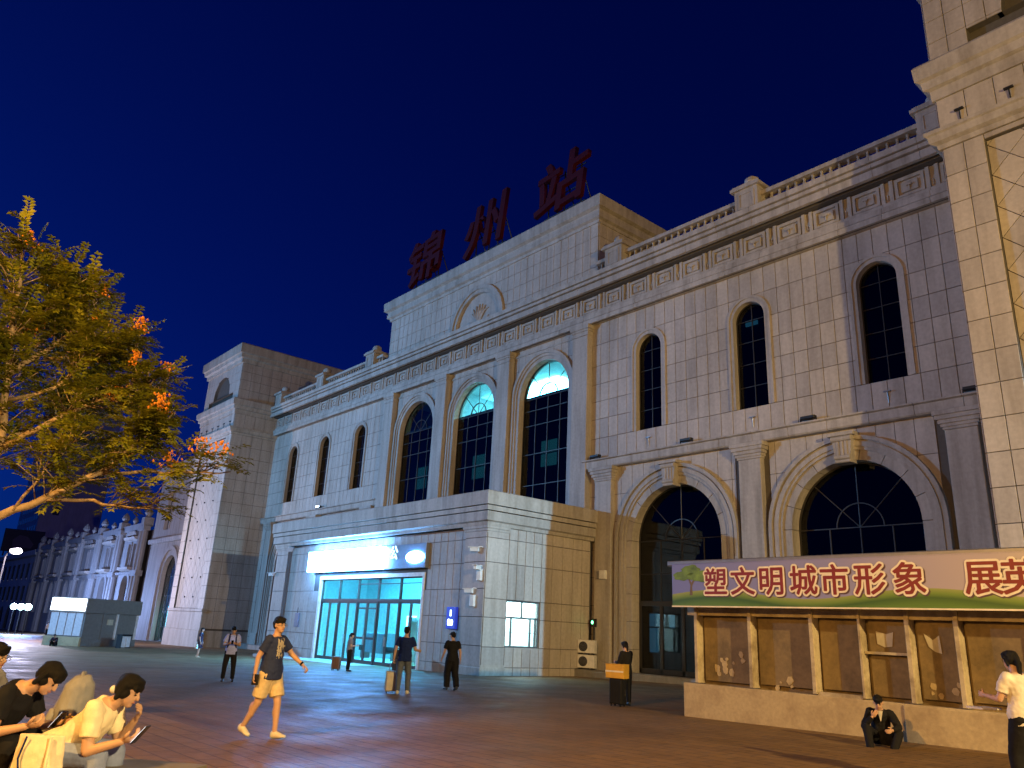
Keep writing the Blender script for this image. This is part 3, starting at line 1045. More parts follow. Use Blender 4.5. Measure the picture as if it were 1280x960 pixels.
# entrance hall inside the porch
rm = MB()
z0, z1, ya, yb = -0.2, 5.9, 0.5, 6.9
x0, x1 = -HP + 0.5, HP - 0.35
rm.add([(x0, yb, z0), (x1, yb, z0), (x1, yb, z1), (x0, yb, z1), (x0, ya, z0), (x1, ya, z0), (x1, ya, z1), (x0, ya, z1)],
       [(0, 1, 2, 3), (4, 0, 3, 7), (3, 2, 6, 7), (4, 5, 1, 0)])
wall_face(rm, x0, x1, z0, z1, [DOOR], ya)
rm.build('hall', 'interior_wall', porch)
hs = MB()
wall_face(hs, ya, yb, z0, z1, [Op(SIDE.c, SIDE.hw + 0.02, SIDE.zs, SIDE.zc, True)], 0)
hs.build('hall_side', 'interior_wall', porch, (x1, 0, 0), R(90))
M['hall_lamp'] = emit('hall_ceiling_lamp', (0.06, 0.62, 1.0), 180)
M['hall_white'] = emit('guard_room_lamp', (0.72, 0.95, 1.0), 26)
for u in (-4.2, -1.4, 1.4, 4.2):
    MB().box(u - 0.35, u + 0.35, 1.6, 4.6, 5.78, 5.84).build('hall_lamp', 'hall_lamp', porch)
M['hall_glow'] = emit('added_hall_glow', (0.55, 0.9, 1.0), 3.5)  # added glowing panels that make bright spots behind the doors
for u, w2, za, zb_ in ((-4.6, 0.5, 1.2, 2.6), (-1.9, 0.35, 0.9, 2.9), (2.3, 0.28, 0.4, 3.3), (4.3, 0.5, 1.3, 2.5)):
    MB().box(u - w2, u + w2, 6.75, 6.85, za, zb_).build('lit_panel', 'hall_glow', porch)
# the guard room behind the side window, partitioned off
MB().box(HP - 3.4, HP - 3.3, 0.6, 6.8, -0.15, 5.85).build('guard_room_wall', 'interior_wall', porch)
MB().box(HP - 2.4, HP - 0.9, 1.6, 3.6, 4.35, 4.41).box(HP - 3.3, HP - 0.36, 0.6, 6.8, 4.42, 4.5).build('guard_room_lamp', 'hall_white', porch)
# things standing in the hall, seen through the doors
M['cream'] = simple('cream_board', (0.65, 0.60, 0.5), 0.6)
M['machine'] = simple('grey_machine', (0.22, 0.26, 0.30), 0.4, 0.3)
sc1 = thing('baggage_scanner', 'grey baggage scanner standing inside the entrance hall behind the glass doors', 'scanner', (C - 2.3, YP + 3.2, -0.02))
MB().bbox(-1.2, 1.2, -0.5, 0.5, 0.35, 1.5, 0.05).build('tunnel', 'machine', sc1)
MB().box(-1.9, 1.9, -0.35, 0.35, 0.45, 0.75).build('belt', 'metal_dark', sc1)
for x in (-1.7, 1.7):
    MB().box(x - 0.06, x + 0.06, -0.3, 0.3, 0, 0.45).build('leg', 'metal_grey', sc1)
gt = thing('detector_gate', 'pale walk-through detector gate inside the entrance hall', 'detector', (C + 1.7, YP + 3.0, -0.02))
for x in (-0.45, 0.45):
    MB().bbox(x - 0.09, x + 0.09, -0.3, 0.3, 0, 2.2, 0.03).build('side_panel', 'white_paint', gt)
MB().bbox(-0.54, 0.54, -0.3, 0.3, 2.2, 2.45, 0.03).build('lintel', 'white_paint', gt)

# glazed doors: five transom lights over five pairs of leaves
f = MB()
dx0, dx1, yd = DOOR.c - DOOR.hw, DOOR.c + DOOR.hw, 0.42
zt = 3.22
dxs = spaced(dx0, dx1, 2.18)
f.box(dx0, dx1, yd - 0.06, yd + 0.06, zt - 0.07, zt + 0.07)
f.box(dx0, dx1, yd - 0.06, yd + 0.06, 4.36, 4.42)
for x in dxs:
    f.box(x - 0.05, x + 0.05, yd - 0.061, yd + 0.061, -0.15, 4.36)
f.box(DOOR.c - 1.15, dx1, yd - 0.04, yd + 0.04, 4.08, 4.13)
drs = f.build('door_frame', 'frame', porch)
for a_, b_ in zip(dxs, dxs[1:]):
    MB().box(a_ + 0.05, b_ - 0.05, yd - 0.008, yd + 0.008, zt + 0.07, 4.36).build('pane', 'glass_clear', drs)
for k, (a_, b_) in enumerate(zip(dxs, dxs[1:])):
    m_ = (a_ + b_) / 2
    for q, (l, r_) in enumerate(((a_ + 0.05, m_ - 0.005), (m_ + 0.005, b_ - 0.05))):
        lf = MB()
        y0, y1 = yd - 0.03, yd + 0.03
        lf.box(l, l + 0.09, y0, y1, -0.12, zt - 0.07).box(r_ - 0.09, r_, y0, y1, -0.12, zt - 0.07)
        lf.box(l + 0.09, r_ - 0.09, y0, y1, -0.12, 0.06).box(l + 0.09, r_ - 0.09, y0, y1, zt - 0.16, zt - 0.07)
        if k == 2:
            lf.box(l + 0.09, r_ - 0.09, y0, y1, 1.15, 1.26).box(l + 0.12, r_ - 0.12, y0, y1, 2.75, 2.83)
        d = lf.build('door_leaf', 'frame', porch)
        MB().box(l + 0.09, r_ - 0.09, yd - 0.006, yd + 0.006, 0.06, zt - 0.16).build('pane', 'glass_clear', d)
        hx = r_ - 0.05 if q == 0 else l + 0.05
        MB().tube([(hx, yd - 0.09, 0.85), (hx, yd - 0.09, 1.35)], 0.018, 6).build('handle', 'metal_grey', d)
# jamb linings and step
MB().box(dx0 - 0.2, dx0, rc - 0.06, 0.48, -1, 4.42).box(dx1, dx1 + 0.2, rc - 0.06, 0.48, -1, 4.42).box(dx0 - 0.2, dx1 + 0.2, rc - 0.06, 0.48, 4.421, 4.62).build('door_lining', 'white_paint', porch)
MB().bbox(-a + 0.05, a - 0.05, -1.5, 0.45, -1, -0.14, 0.03).build('door_step', 'trim', porch)

# illuminated sign over the doors: a burnt-out light box on the left, a dark lit emblem board on the right
M['sign_light'] = emit('bright_sign_face', (0.13, 0.42, 1.0), 85)
M['sign_soft'] = emit('sign_lettering_light', (0.42, 0.75, 1.0), 3.0)
M['sign_board'] = simple('blue_grey_sign_board', (0.16, 0.19, 0.26), 0.35)
sg = thing('entrance_sign', 'long sign over the porch doors, glaring blue-white light box with small oval lamp at right', 'sign', (C, YP, 0))
MB().bbox(-6.0, 6.35, 0.02, 0.26, 4.82, 6.08, 0.02).build('board', 'sign_board', sg)
MB().box(-5.95, 2.45, -0.34, 0.02, 4.86, 6.04).build('light_box', 'sign_light', sg)
ch = place('character', text_mesh('公', 0.8, 0.02), 'sign_soft', sg, (3.35, -0.01, 5.62))
ov = MB()
ov.prism([(0.78 * math.cos(2 * math.pi * k / 24), 0.30 * math.sin(2 * math.pi * k / 24)) for k in range(24)], -0.05, 0.02)
ov.build('oval_lamp', 'sign_light', sg, (5.4, 0, 5.38))

# roof lettering on an open steel frame
rs = thing('roof_sign', 'three big unlit dull red characters standing on the attic roof', 'sign', (C, 30.2, 27.08))
for ch, u in (('锦', -7.75), ('州', 0.0), ('站', 7.75)):
    me = text_mesh(ch, 4.9, 0.16, 0.07)
    for v in me.vertices:      # brush-like lean, rising to the right
        v.co.z += 0.10 * v.co.x
        v.co.x += 0.12 * v.co.z
        v.co.z *= 0.84
    c = place('character', me, 'red_letter', rs, (u, 0, 2.55))
    lg = MB()
    for dx in (-1.5, 0, 1.5):
        lg.tube([(dx, 0.35, 0), (dx, 0.35, 3.9)], 0.05, 6)
        lg.tube([(dx, 0.35, 3.6), (dx, 2.0, 0)], 0.04, 6)
    for z in (1.0, 2.3, 3.7):
        lg.tube([(-1.9, 0.35, z), (1.9, 0.35, z)], 0.04, 6)
    lg.build('steel_frame', 'metal_dark', rs, (u, 0, 0))

# floodlights lying on the string course and other wall fittings
def floodlight(u, label):
    t = thing('floodlight', label, 'floodlight', (C + u, YF - 0.34, Z_SC1 + 0.02), 0, 'floodlights on the string course')
    MB().bbox(-0.32, 0.32, -0.12, 0.12, 0.10, 0.24, 0.03).build('housing', 'metal_dark', t)
    MB().box(-0.36, -0.33, -0.04, 0.04, 0, 0.2).box(0.33, 0.36, -0.04, 0.04, 0, 0.2).box(-0.36, 0.36, -0.04, 0.04, 0, 0.02).build('bracket', 'metal_dark', t)
    return t


for u, lb in ((11.5, 'dark floodlight on the ledge above the first pilaster right of the porch'),
              (17.5, 'dark floodlight on the ledge above the left one of the two big arches'),
              (23.8, 'dark floodlight on the ledge above the right one of the two big arches'),
              (30.2, 'dark floodlight on the ledge beside the right tower')):
    floodlight(u, lb)
ex = floodlight(31.0, 'longer dark fitting on the ledge touching the right tower')
ex.scale = (1.15, 1, 0.8)
for u, z in ((14.96, 11.55), (21.0, 11.55), (27.06, 11.55)):
    MB().tube([(0, -0.04, -0.3), (0, -0.10, 0.15)], 0.02, 6).box(-0.14, 0.14, -0.16, -0.06, 0.14, 0.18).build('bulb_holder', 'metal_grey', station, (u, 0, z))


def camera_unit(loc, rz, label):
    t = thing('security_camera', label, 'camera', loc, rz, 'cameras on the porch pier')
    MB().tube([(0, 0, 0), (0, -0.16, 0.02), (0, -0.28, -0.05)], 0.03, 8).build('arm', 'white_paint', t)
    MB().bbox(-0.09, 0.09, -0.62, -0.2, -0.2, -0.03, 0.02).build('housing', 'white_paint', t)
    MB().box(-0.12, 0.12, -0.70, -0.16, -0.03, 0.0).build('hood', 'white_paint', t)
    return t


camera_unit((C + HP - 0.25, YP - 0.04, 5.62), R(-60), 'white camera highest on the porch corner pier')
camera_unit((C + HP - 0.22, YP - 0.04, 4.75), R(20), 'white camera second from top on the porch corner pier')
camera_unit((C + HP - 0.55, YP - 0.04, 3.75), R(-70), 'lowest small camera on the porch corner pier beside a bracket')
camera_unit((C - HP + 0.2, YP - 0.04, 4.95), R(-70), 'white camera on the far left pier of the porch')
for u, z, lb in ((HP - 0.3, 4.35, 'flat pale floodlight panel on the porch corner pier'), (HP - 0.7, 3.2, 'white speaker box low on the porch corner pier')):
    t = thing('wall_box', lb, 'wall box', (C + u, YP - 0.05, z), R(15))
    MB().bbox(-0.13, 0.13, -0.16, 0.0, -0.26, 0.26, 0.03).build('case', 'white_paint', t)
    MB().box(-0.03, 0.03, 0.0, 0.06, -0.05, 0.05).build('bracket', 'metal_grey', t)
M['sign_blue'] = emit('blue_backlit_sign', (0.02, 0.05, 0.5), 0.8, (0.02, 0.03, 0.3))
M['pictogram'] = emit('white_pictogram_light', (0.6, 0.8, 1.0), 5)
t = thing('blue_sign', 'blue backlit notice with white pictogram on the porch wall right of the doors', 'sign', (C + 8.7, YP + 0.20, 2.42))
MB().bbox(-0.36, 0.36, -0.1, 0.08, -0.5, 0.5, 0.02).build('panel', 'sign_blue', t)
pg = MB().ellipsoid((-0.13, -0.10, -0.16), 0.11, 0.02, 0.11).ellipsoid((0.1, -0.10, -0.18), 0.11, 0.02, 0.11)
pg.box(-0.2, 0.18, -0.115, -0.1, -0.34, -0.22)
pg.box(-0.05, 0.05, -0.112, -0.1, 0.08, 0.36).build('pictogram', 'pictogram', t)
t = thing('wall_plate', 'small dark plate on the porch wall left of the doors', 'sign', (C - 7.6, YP + 0.20, 2.0))
MB().bbox(-0.26, 0.26, -0.05, 0.08, -0.42, 0.42, 0.02).build('plate', 'sign_board', t)
MB().tube([(0, -0.02, 0.42), (0, -0.02, 0.75)], 0.02, 6).build('hanger', 'metal_dark', t)
t = thing('meter_box', 'small grey meter box on the first pilaster right of the porch', 'meter box', (C + 12.1, YF - 0.30, 4.9))
MB().bbox(-0.12, 0.30, -0.16, 0.0, -0.22, 0.22, 0.02).build('case', 'white_paint', t)
MB().bbox(-0.34, -0.14, -0.10, 0.0, -0.2, 0.2, 0.02).build('dial_panel', 'metal_grey', t)

# two outdoor air-conditioning units stacked in the corner, green-lit post above
def condenser(z, label):
    t = thing('air_conditioner', label, 'air conditioner', (C + 11.72, YF - 0.95, z), R(20), 'air conditioners in the porch corner')
    MB().bbox(-0.45, 0.45, -0.17, 0.17, 0.05, 0.66, 0.02).build('case', 'white_paint', t)
    gr = MB()
    for r_ in (0.05, 0.11, 0.17, 0.23):
        gr.tube([(-0.14 + r_ * math.cos(2 * math.pi * k / 18), -0.185, 0.355 + r_ * math.sin(2 * math.pi * k / 18)) for k in range(19)], 0.008, 4)
    go = gr.build('fan_grille', 'metal_grey', t)
    MB().prism([(-0.14 + 0.235 * math.cos(2 * math.pi * k / 20), 0.355 + 0.235 * math.sin(2 * math.pi * k / 20)) for k in range(20)], -0.176, -0.165).build('fan_well', 'metal_dark', t)
    for x in (-0.34, 0.34):
        MB().box(x - 0.03, x + 0.03, -0.2, 0.2, 0, 0.05).build('foot', 'metal_dark', t)
    return t


M['pale_block'] = stone('concrete_block', (0.26, 0.25, 0.23), 0.05, 0.3)
ap = MB().bbox(11.3, 14.2, -1.4, -0.35, -1, 0.34, 0.02)
ap.build('corner_step', 'pale_block', station)
condenser(0.36, 'lower of the two stacked air conditioners in the porch corner')
condenser(1.05, 'upper of the two stacked air conditioners in the porch corner')
M['green_lamp'] = emit('green_signal', (0.1, 1.0, 0.35), 9)
t = thing('signal_post', 'thin dark post with a small green light above the air conditioners', 'signal', (C + 11.85, YF - 0.62, 0.34))
MB().tube([(0, 0, 0), (0, 0, 2.05)], 0.045, 8).build('post', 'metal_dark', t)
MB().bbox(-0.11, 0.11, -0.12, 0.08, 2.0, 2.4, 0.02).build('head', 'metal_dark', t)
MB().ellipsoid((0, -0.13, 2.22), 0.06, 0.04, 0.08).build('lens', 'green_lamp', t)
# low kerbs and steps along the foot of the wings
MB().bbox(14.2, U_T, -1.1, -0.28, -0.9, 0.36, 0.03).build('plinth_step', 'pale_block', station)
MB().bbox(-U_T, -HP - 0.6, -1.1, -0.28, -1.9, -0.2, 0.03).build('plinth_step', 'pale_block', station)

# one of the ledge floodlights over the porch is lit and washes the left wing
t = floodlight(-20.1, 'lit blue-white floodlight on the ledge just above the left end of the porch')
M['flood_glass'] = emit('floodlight_glass', (0.5, 0.65, 1.0), 25)
MB().box(-0.26, 0.26, -0.135, -0.121, 0.12, 0.22).build('lamp_glass', 'flood_glass', t)
# ================================================================== STREET LAMPS (some added as fill light)
M['lamp_glow'] = emit('street_lamp_glow', (1.0, 0.86, 0.92), 7)
M['sodium_glow'] = emit('sodium_lamp_glow', (1.0, 0.62, 0.25), 10)


def street_lamp(spec, aim, size, name, label, glow, spot=True, globe=0.0):
    (x, y, z), c, pw = spec
    gz_ = ground_z(x)
    t = thing(name, label, 'street lamp', (x, y, gz_))
    d = Vector((aim[0] - x, aim[1] - y, 0)).normalized()
    h = z - gz_ + 0.25
    MB().tube([(0, 0, 0), (0, 0, 0.5), (0, 0, h - 0.6), (d.x * 0.3, d.y * 0.3, h - 0.1), (d.x * 0.9, d.y * 0.9, h + 0.1)], [0.14, 0.11, 0.08, 0.06, 0.05], 10).build('pole', 'metal_grey' if spot else 'dark_pole', t)
    hd = MB()
    p = Vector((d.x * 1.2, d.y * 1.2, h + 0.12))
    hd.ellipsoid(p, 0.42, 0.42, 0.14)
    hd.build('lamp_head', 'metal_grey', t)
    MB().ellipsoid(p + Vector((0, 0, -0.10 if spot else -0.2)), 0.3 if spot else 0.5, 0.3 if spot else 0.5, 0.10 if spot else 0.3).build('lamp_glass', glow, t)
    l = bpy.data.lights.new(name + '_light', 'SPOT' if spot else 'POINT')
    l.energy = pw
    l.color = c
    l.shadow_soft_size = 0.22
    o = bpy.data.objects.new('lamp_bulb', l)
    col.objects.link(o)
    o.parent = t
    o.location = p + (Vector((0, 0, -0.55)) if spot else Vector((d.x * 2.0, d.y * 2.0, -0.5)))
    if spot:
        l.spot_size = R(size)
        l.spot_blend = 1.0
        o.rotation_euler = (Vector(aim) - Vector((x, y, z))).to_track_quat('-Z', 'Y').to_euler()
    return t


street_lamp(SODIUM, (-6, 12, 2), 140, 'street_lamp', 'tall plaza street lamp with warm sodium light right of the station forecourt', 'sodium_glow')
street_lamp(FILL_NEAR, (-18, 22, 4), 150, 'street_lamp', 'added lamp with warm fill light behind the viewpoint', 'sodium_glow')
street_lamp(FILL_FRONT, (-44, 30, 9), 135, 'street_lamp', 'added high mast with cool fill light out on the plaza before the hall', 'lamp_glow')
street_lamp(WHITE, (-28, 24, 4.5), 13, 'street_lamp', 'tall street lamp with cold white light beyond the right tower', 'lamp_glow')
M['dark_pole'] = simple('black_lamp_pole', (0.012, 0.012, 0.013), 0.6)
street_lamp(STREET, (-60, 25, 6), 170, 'street_lamp', 'street lamp with glaring pinkish white head at the left edge', 'lamp_glow', False)

# ================================================================== KIOSK WITH THE PRINTED BANNER BOARD (right)
def plaster(name, c, dirt):
    m, nt, b = new_mat(name)
    v = coords(nt)
    n1 = noise_tex(nt, v, 1.4, 6, 0.65)
    n2 = noise_tex(nt, v, 14, 4)
    a = ramp(nt, n1, ((0.36, dirt), (0.56, c)))
    k = ramp(nt, n2, ((0.3, (0.86, 0.86, 0.86)), (0.7, (1.08, 1.08, 1.08))))
    nt.links.new(mixc(nt, 1.0, a, k, 'MULTIPLY'), b.inputs['Base Color'])
    b.inputs['Roughness'].default_value = 0.85
    bump(nt, b, n2, 0.3, 0.01)
    return m


M['plinth'] = plaster('rendered_plinth', (0.47, 0.37, 0.21), (0.36, 0.27, 0.15))
M['dusty'] = plaster('dusty_sheet', (0.21, 0.15, 0.075), (0.13, 0.095, 0.05))
M['old_frame'] = plaster('weathered_white_frame', (0.50, 0.42, 0.28), (0.26, 0.20, 0.12))
M['paper'] = simple('torn_paper', (0.46, 0.42, 0.33), 0.9)


def banner_material():
    """flat print: lilac-to-cream sky over green hills, a tree at the left end"""
    m, nt, b = new_mat('printed_banner')
    v = coords(nt)
    sp = nt.nodes.new('ShaderNodeSeparateXYZ')
    nt.links.new(v, sp.inputs[0])
    skyc = ramp(nt, sp.outputs['X'], ((0.0, (0.17, 0.20, 0.52)), (0.45, (0.25, 0.25, 0.48)), (0.85, (0.42, 0.36, 0.40)), (1.0, (0.52, 0.44, 0.36))))
    skyc.node.color_ramp.interpolation = 'EASE'
    mp = nt.nodes.new('ShaderNodeMapRange')
    mp.inputs[1].default_value = 0
    mp.inputs[2].default_value = 8
    nt.links.new(sp.outputs['X'], mp.inputs[0])
    nt.links.new(mp.outputs[0], skyc.node.inputs[0])
    sn = nt.nodes.new('ShaderNodeMath')
    sn.operation = 'SINE'
    ml = nt.nodes.new('ShaderNodeMath')
    ml.operation = 'MULTIPLY'
    ml.inputs[1].default_value = 1.35
    nt.links.new(sp.outputs['X'], ml.inputs[0])
    nt.links.new(ml.outputs[0], sn.inputs[0])
    hl = nt.nodes.new('ShaderNodeMath')
    hl.operation = 'MULTIPLY_ADD'
    hl.inputs[1].default_value = -0.10
    nt.links.new(sn.outputs[0], hl.inputs[0])
    nt.links.new(sp.outputs['Z'], hl.inputs[2])
    green = ramp(nt, hl.outputs[0], ((0.0, (0.10, 0.20, 0.03)), (0.12, (0.05, 0.12, 0.02)), (0.2, (0.16, 0.26, 0.04)), (0.3, (0.30, 0.34, 0.10))))
    lt = nt.nodes.new('ShaderNodeMath')
    lt.operation = 'LESS_THAN'
    lt.inputs[1].default_value = 0.29
    nt.links.new(hl.outputs[0], lt.inputs[0])
    nt.links.new(mixc(nt, lt.outputs[0], skyc, green), b.inputs['Base Color'])
    b.inputs['Roughness'].default_value = 0.45
    return m


M['banner'] = banner_material()
M['glyph_red'] = simple('banner_red', (0.22, 0.022, 0.015), 0.5)
M['glyph_white'] = simple('banner_cream', (0.80, 0.72, 0.56), 0.5)
M['glyph_shade'] = simple('banner_shadow_print', (0.10, 0.05, 0.06), 0.6)
M['print_leaf'] = simple('banner_leaf_print', (0.13, 0.22, 0.03), 0.5, vary=0.5, nscale=5)
M['print_bark'] = simple('banner_bark_print', (0.14, 0.10, 0.06), 0.5)
kx, ky = -12.01, 15.87
kg = 0.26
kiosk = thing('closed_kiosk', 'shuttered kiosk with dusty panels under a printed banner board, right foreground', 'kiosk', (kx, ky, kg), R(0.6))
KW, KD = 11.0, 3.2
pl = MB().bbox(-0.0, KW, 0.0, KD, -0.4, 0.72, 0.015)
pl.bbox(5.05, KW, -0.03, 0.2, -0.4, 0.70, 0.015)
pl.build('plinth', 'plinth', kiosk)
MB().box(0.12, KW - 0.1, 0.32, KD - 0.1, 0.72, 3.35).build('body', 'dusty', kiosk)
MB().bbox(-0.2, KW + 0.3, -0.30, KD + 0.2, 3.38, 3.5, 0.02).build('roof', 'metal_grey', kiosk)
MB().box(0.1, KW, 0.08, 0.34, 2.25, 2.50).build('head_rail', 'old_frame', kiosk)
posts = [0.36, 1.80, 3.27, 4.30, 5.24, 6.12, 7.6, 9.1, 10.5]
for k, x in enumerate(posts):
    w_ = 0.028 if k == 3 else 0.045
    MB().bbox(x - w_, x + w_, 0.03, 0.30, 0.74, 2.52, 0.008).build('post', 'old_frame', kiosk)
for k, (x0, x1) in enumerate(zip(posts, posts[1:])):
    pn = MB().bbox(x0 + 0.10, x1 - 0.06, 0.24, 0.30, 0.80 + 0.02 * (k % 3), 2.24, 0.006)
    pn.build('panel', 'dusty', kiosk)
MB().box(posts[2] + 0.06, posts[3] - 0.05, 0.06, 0.2, 0.72, 0.79).build('sill', 'old_frame', kiosk)
MB().box(posts[3] + 0.04, posts[4] - 0.05, 0.13, 0.2, 1.58, 1.63).build('rail', 'old_frame', kiosk)
for x, z, pts in ((4.72, 1.88, [(-0.17, 0.14), (-0.16, -0.1), (-0.02, -0.16), (0.13, -0.14), (0.17, 0.13), (0.03, 0.09)]),
                  (5.62, 1.85, [(-0.16, 0.16), (-0.09, -0.08), (0.02, -0.17), (0.14, -0.2), (0.12, 0.13), (0.0, 0.04)])):
    MB().prism([(px, pz) for px, pz in pts], 0.228, 0.236).build('torn_notice', 'paper', kiosk, (x, 0, z))
# peeled render on the first two panels
for x, z, n_ in ((0.95, 1.05, 7), (2.45, 0.9, 5), (1.2, 1.3, 6), (5.75, 0.98, 5)):
    for q in range(n_):
        a, b = random.uniform(-0.3, 0.3), random.uniform(-0.12, 0.16)
        r_ = random.uniform(0.03, 0.09)
        MB().prism([(a + r_ * random.uniform(.6, 1.3) * math.cos(w), b + r_ * random.uniform(.6, 1.6) * math.sin(w)) for w in [k * 1.047 for k in range(6)]], 0.232 - q * 0.0004, 0.238).build('peeled_patch', 'plinth', kiosk, (x, 0, z))
# the board
bx0, bx1, bz0, bz1 = -0.06, 11.0, 2.42, 3.44
bd = MB().bbox(0, bx1 - bx0, -0.10, 0.06, 0.0, bz1 - bz0, 0.012).build('banner_board', 'banner', kiosk, (bx0, -0.2, bz0))
MB().box(0, bx1 - bx0, -0.112, -0.102, -0.002, 0.028).build('board_edge', 'glyph_white', bd)
tr = MB()
tr.prism([(0.52, 0.27), (0.60, 0.27), (0.585, 0.48), (0.70, 0.66), (0.66, 0.68), (0.575, 0.55), (0.50, 0.70), (0.47, 0.68), (0.545, 0.50)], -0.104, -0.1005)
tr.build('printed_trunk', 'print_bark', bd)
lf = MB()
for cx_, cz_, rx, rz in ((0.56, 0.84, 0.26, 0.13), (0.30, 0.72, 0.24, 0.11), (0.84, 0.70, 0.26, 0.13), (0.56, 0.70, 0.12, 0.08)):
    lf.prism([(cx_ + rx * (1 + 0.12 * math.sin(7 * w)) * math.cos(w), min(0.99, cz_ + rz * (1 + 0.12 * math.cos(5 * w)) * math.sin(w))) for w in [k * math.pi / 12 for k in range(24)]], -0.106 - cx_ * 0.002, -0.1005)
lf.build('printed_leaves', 'print_leaf', bd)
def thick_glyph(ch, size, rad, n, step):
    """one character fattened by stacking shifted copies (flat print lettering)"""
    src = text_mesh(ch, size, 0.0, 0.0, 2)
    vs = [tuple(v.co) for v in src.vertices]
    fs = [tuple(p_.vertices) for p_ in src.polygons]
    mb = MB()
    for k in range(n):
        w = 2 * math.pi * k / n
        mb.add([(x + rad * math.cos(w), y - step * k, z + rad * math.sin(w)) for x, y, z in vs], fs)
    bpy.data.meshes.remove(src)
    return mb


for ch, x in zip('塑文明城市形象展英', (1.25, 1.96, 2.67, 3.42, 4.10, 4.82, 5.58, 6.86, 7.46)):
    thick_glyph(ch, 0.64, 0.052, 14, 0.0002).build('letter_shadow', 'glyph_shade', bd, (x + 0.025, -0.103, 0.50))
    thick_glyph(ch, 0.64, 0.052, 14, 0.0002).build('letter_outline', 'glyph_white', bd, (x, -0.108, 0.525))
    thick_glyph(ch, 0.64, 0.012, 6, 0.0002).build('letter', 'glyph_red', bd, (x, -0.113, 0.525))
# bluish side lamp between kiosk and arch
M['blue_lamp'] = emit('blue_white_tube', (0.30, 0.55, 1.0), 14)
t = thing('wall_lamp', 'small glaring blue-white lamp at the left end of the shuttered kiosk', 'lamp', (kx + 0.02, ky + 0.55, kg + 1.45))
MB().ellipsoid((0, 0, 0), 0.05, 0.05, 0.13).build('bulb', 'blue_lamp', t)
MB().box(0.04, 0.12, -0.05, 0.05, -0.2, 0.2).build('bracket', 'metal_grey', t)

# ================================================================== FAR-LEFT KIOSK
lk = thing('small_kiosk', 'far small kiosk with glowing white fascia and pale shutters by the left tower', 'kiosk', (-64.36, 14.84, ground_z(-64.4)), R(126.9))
# local x runs along the grey side, local +y to the lit end (away from x)
M['fascia_light'] = emit('white_fascia_light', (0.80, 0.90, 1.0), 5)
M['shutter'] = simple('pale_shutter', (0.62, 0.60, 0.62), 0.5)
M['grey_sheet'] = simple('grey_sheet_metal', (0.16, 0.155, 0.15), 0.6)
MB().box(0.05, 5.9, 0.05, 2.9, 0, 3.2).build('body', 'grey_sheet', lk)
MB().bbox(-0.06, 6.0, -0.1, 3.0, 2.3, 3.35, 0.02).build('fascia', 'grey_sheet', lk)
MB().box(-0.10, -0.06, 0.0, 2.95, 2.42, 3.28).build('light_box', 'fascia_light', lk)
for k in range(4):
    MB().box(0.0, 0.05, 0.12 + k * 0.7, 0.74 + k * 0.7, 0.7, 2.3).build('shutter', 'shutter', lk)
MB().box(-0.15, 0.05, -0.05, 3.0, -0.2, 0.62).build('plinth', 'plinth', lk)
MB().box(0.05, 5.95, -0.06, 0.05, -0.2, 0.45).build('side_plinth', 'grey_sheet', lk)
for x in (0.1, 2.0, 3.5, 5.8):
    MB().box(x - 0.07, x + 0.07, -0.05, 0.06, 0.45, 2.3).build('post', 'shutter' if x > 3 else 'grey_sheet', lk)
MB().box(2.5, 3.1, -0.005, 0.06, 1.5, 1.9).build('notice', 'paper', lk)


def litter_bin(loc, label, body='metal_grey'):
    t = thing('litter_bin', label, 'litter bin', loc, R(-50), 'litter bins')
    for x in (-0.27, 0.27):
        MB().bbox(x - 0.22, x + 0.22, -0.19, 0.19, 0.06, 0.80, 0.02).build('bucket', body, t)
    MB().bbox(-0.56, 0.56, -0.24, 0.24, 0.86, 0.94, 0.02).box(-0.05, 0.05, -0.1, 0.1, 0.8, 0.86).build('canopy', 'metal_dark', t)
    for x in (-0.53, 0.53):
        MB().box(x - 0.03, x + 0.03, -0.2, 0.2, 0, 0.88).build('post', 'metal_dark', t)


litter_bin((-62.5, 17.3, ground_z(-62.5)), 'pale litter bin in front of the far small kiosk', 'shutter')
litter_bin((-47.4, 21.9, ground_z(-47.4)), 'litter bin left of the porch doors', 'shutter')
litter_bin((-32.9, 21.6, ground_z(-32.9)), 'litter bin right of the porch doors beside the wall')

# ================================================================== BUILDINGS BEYOND THE LEFT TOWER
M['plaster_grey'] = stone('grey_plaster', (0.30, 0.30, 0.31), 0.03, 0.3)
M['far_glass'] = simple('far_dark_glass', (0.02, 0.025, 0.035), 0.2)
wg = thing('station_annex', 'pale stone annex wing with tall lit arch, just left of the left tower', 'building', (-92.3, 30.0, -1.4))
aop = Op(-3.6, 2.4, 0.4, 7.6)
wop = [Op(-7.4, 0.85, 13.2, 17.2), Op(0.0, 0.85, 13.2, 17.2), Op(7.4, 0.85, 13.2, 17.2)]
aop2 = Op(6.4, 2.4, 0.4, 7.6)
mb = MB()
wall_face(mb, -12.2, 12.0, -1, 20, [aop, aop2] + wop, 0)
mb.box(-12.2, 12.0, 1.5, 10, -1, 20.2)
mb.box(-12.2, -12.15, 0, 1.5, -1, 20)
w = mb.build('wall', 'trim', wg)
MB().profile_x(-12.3, 12, [(0, 11.6), (-0.35, 11.6), (-0.45, 12.1), (0, 12.12)]).build('string_course', 'trim', wg)
MB().profile_x(-12.6, 12, [(0, 19.9), (-0.6, 19.9), (-0.9, 21.0), (0, 21.1)]).build('cornice', 'trim', wg)
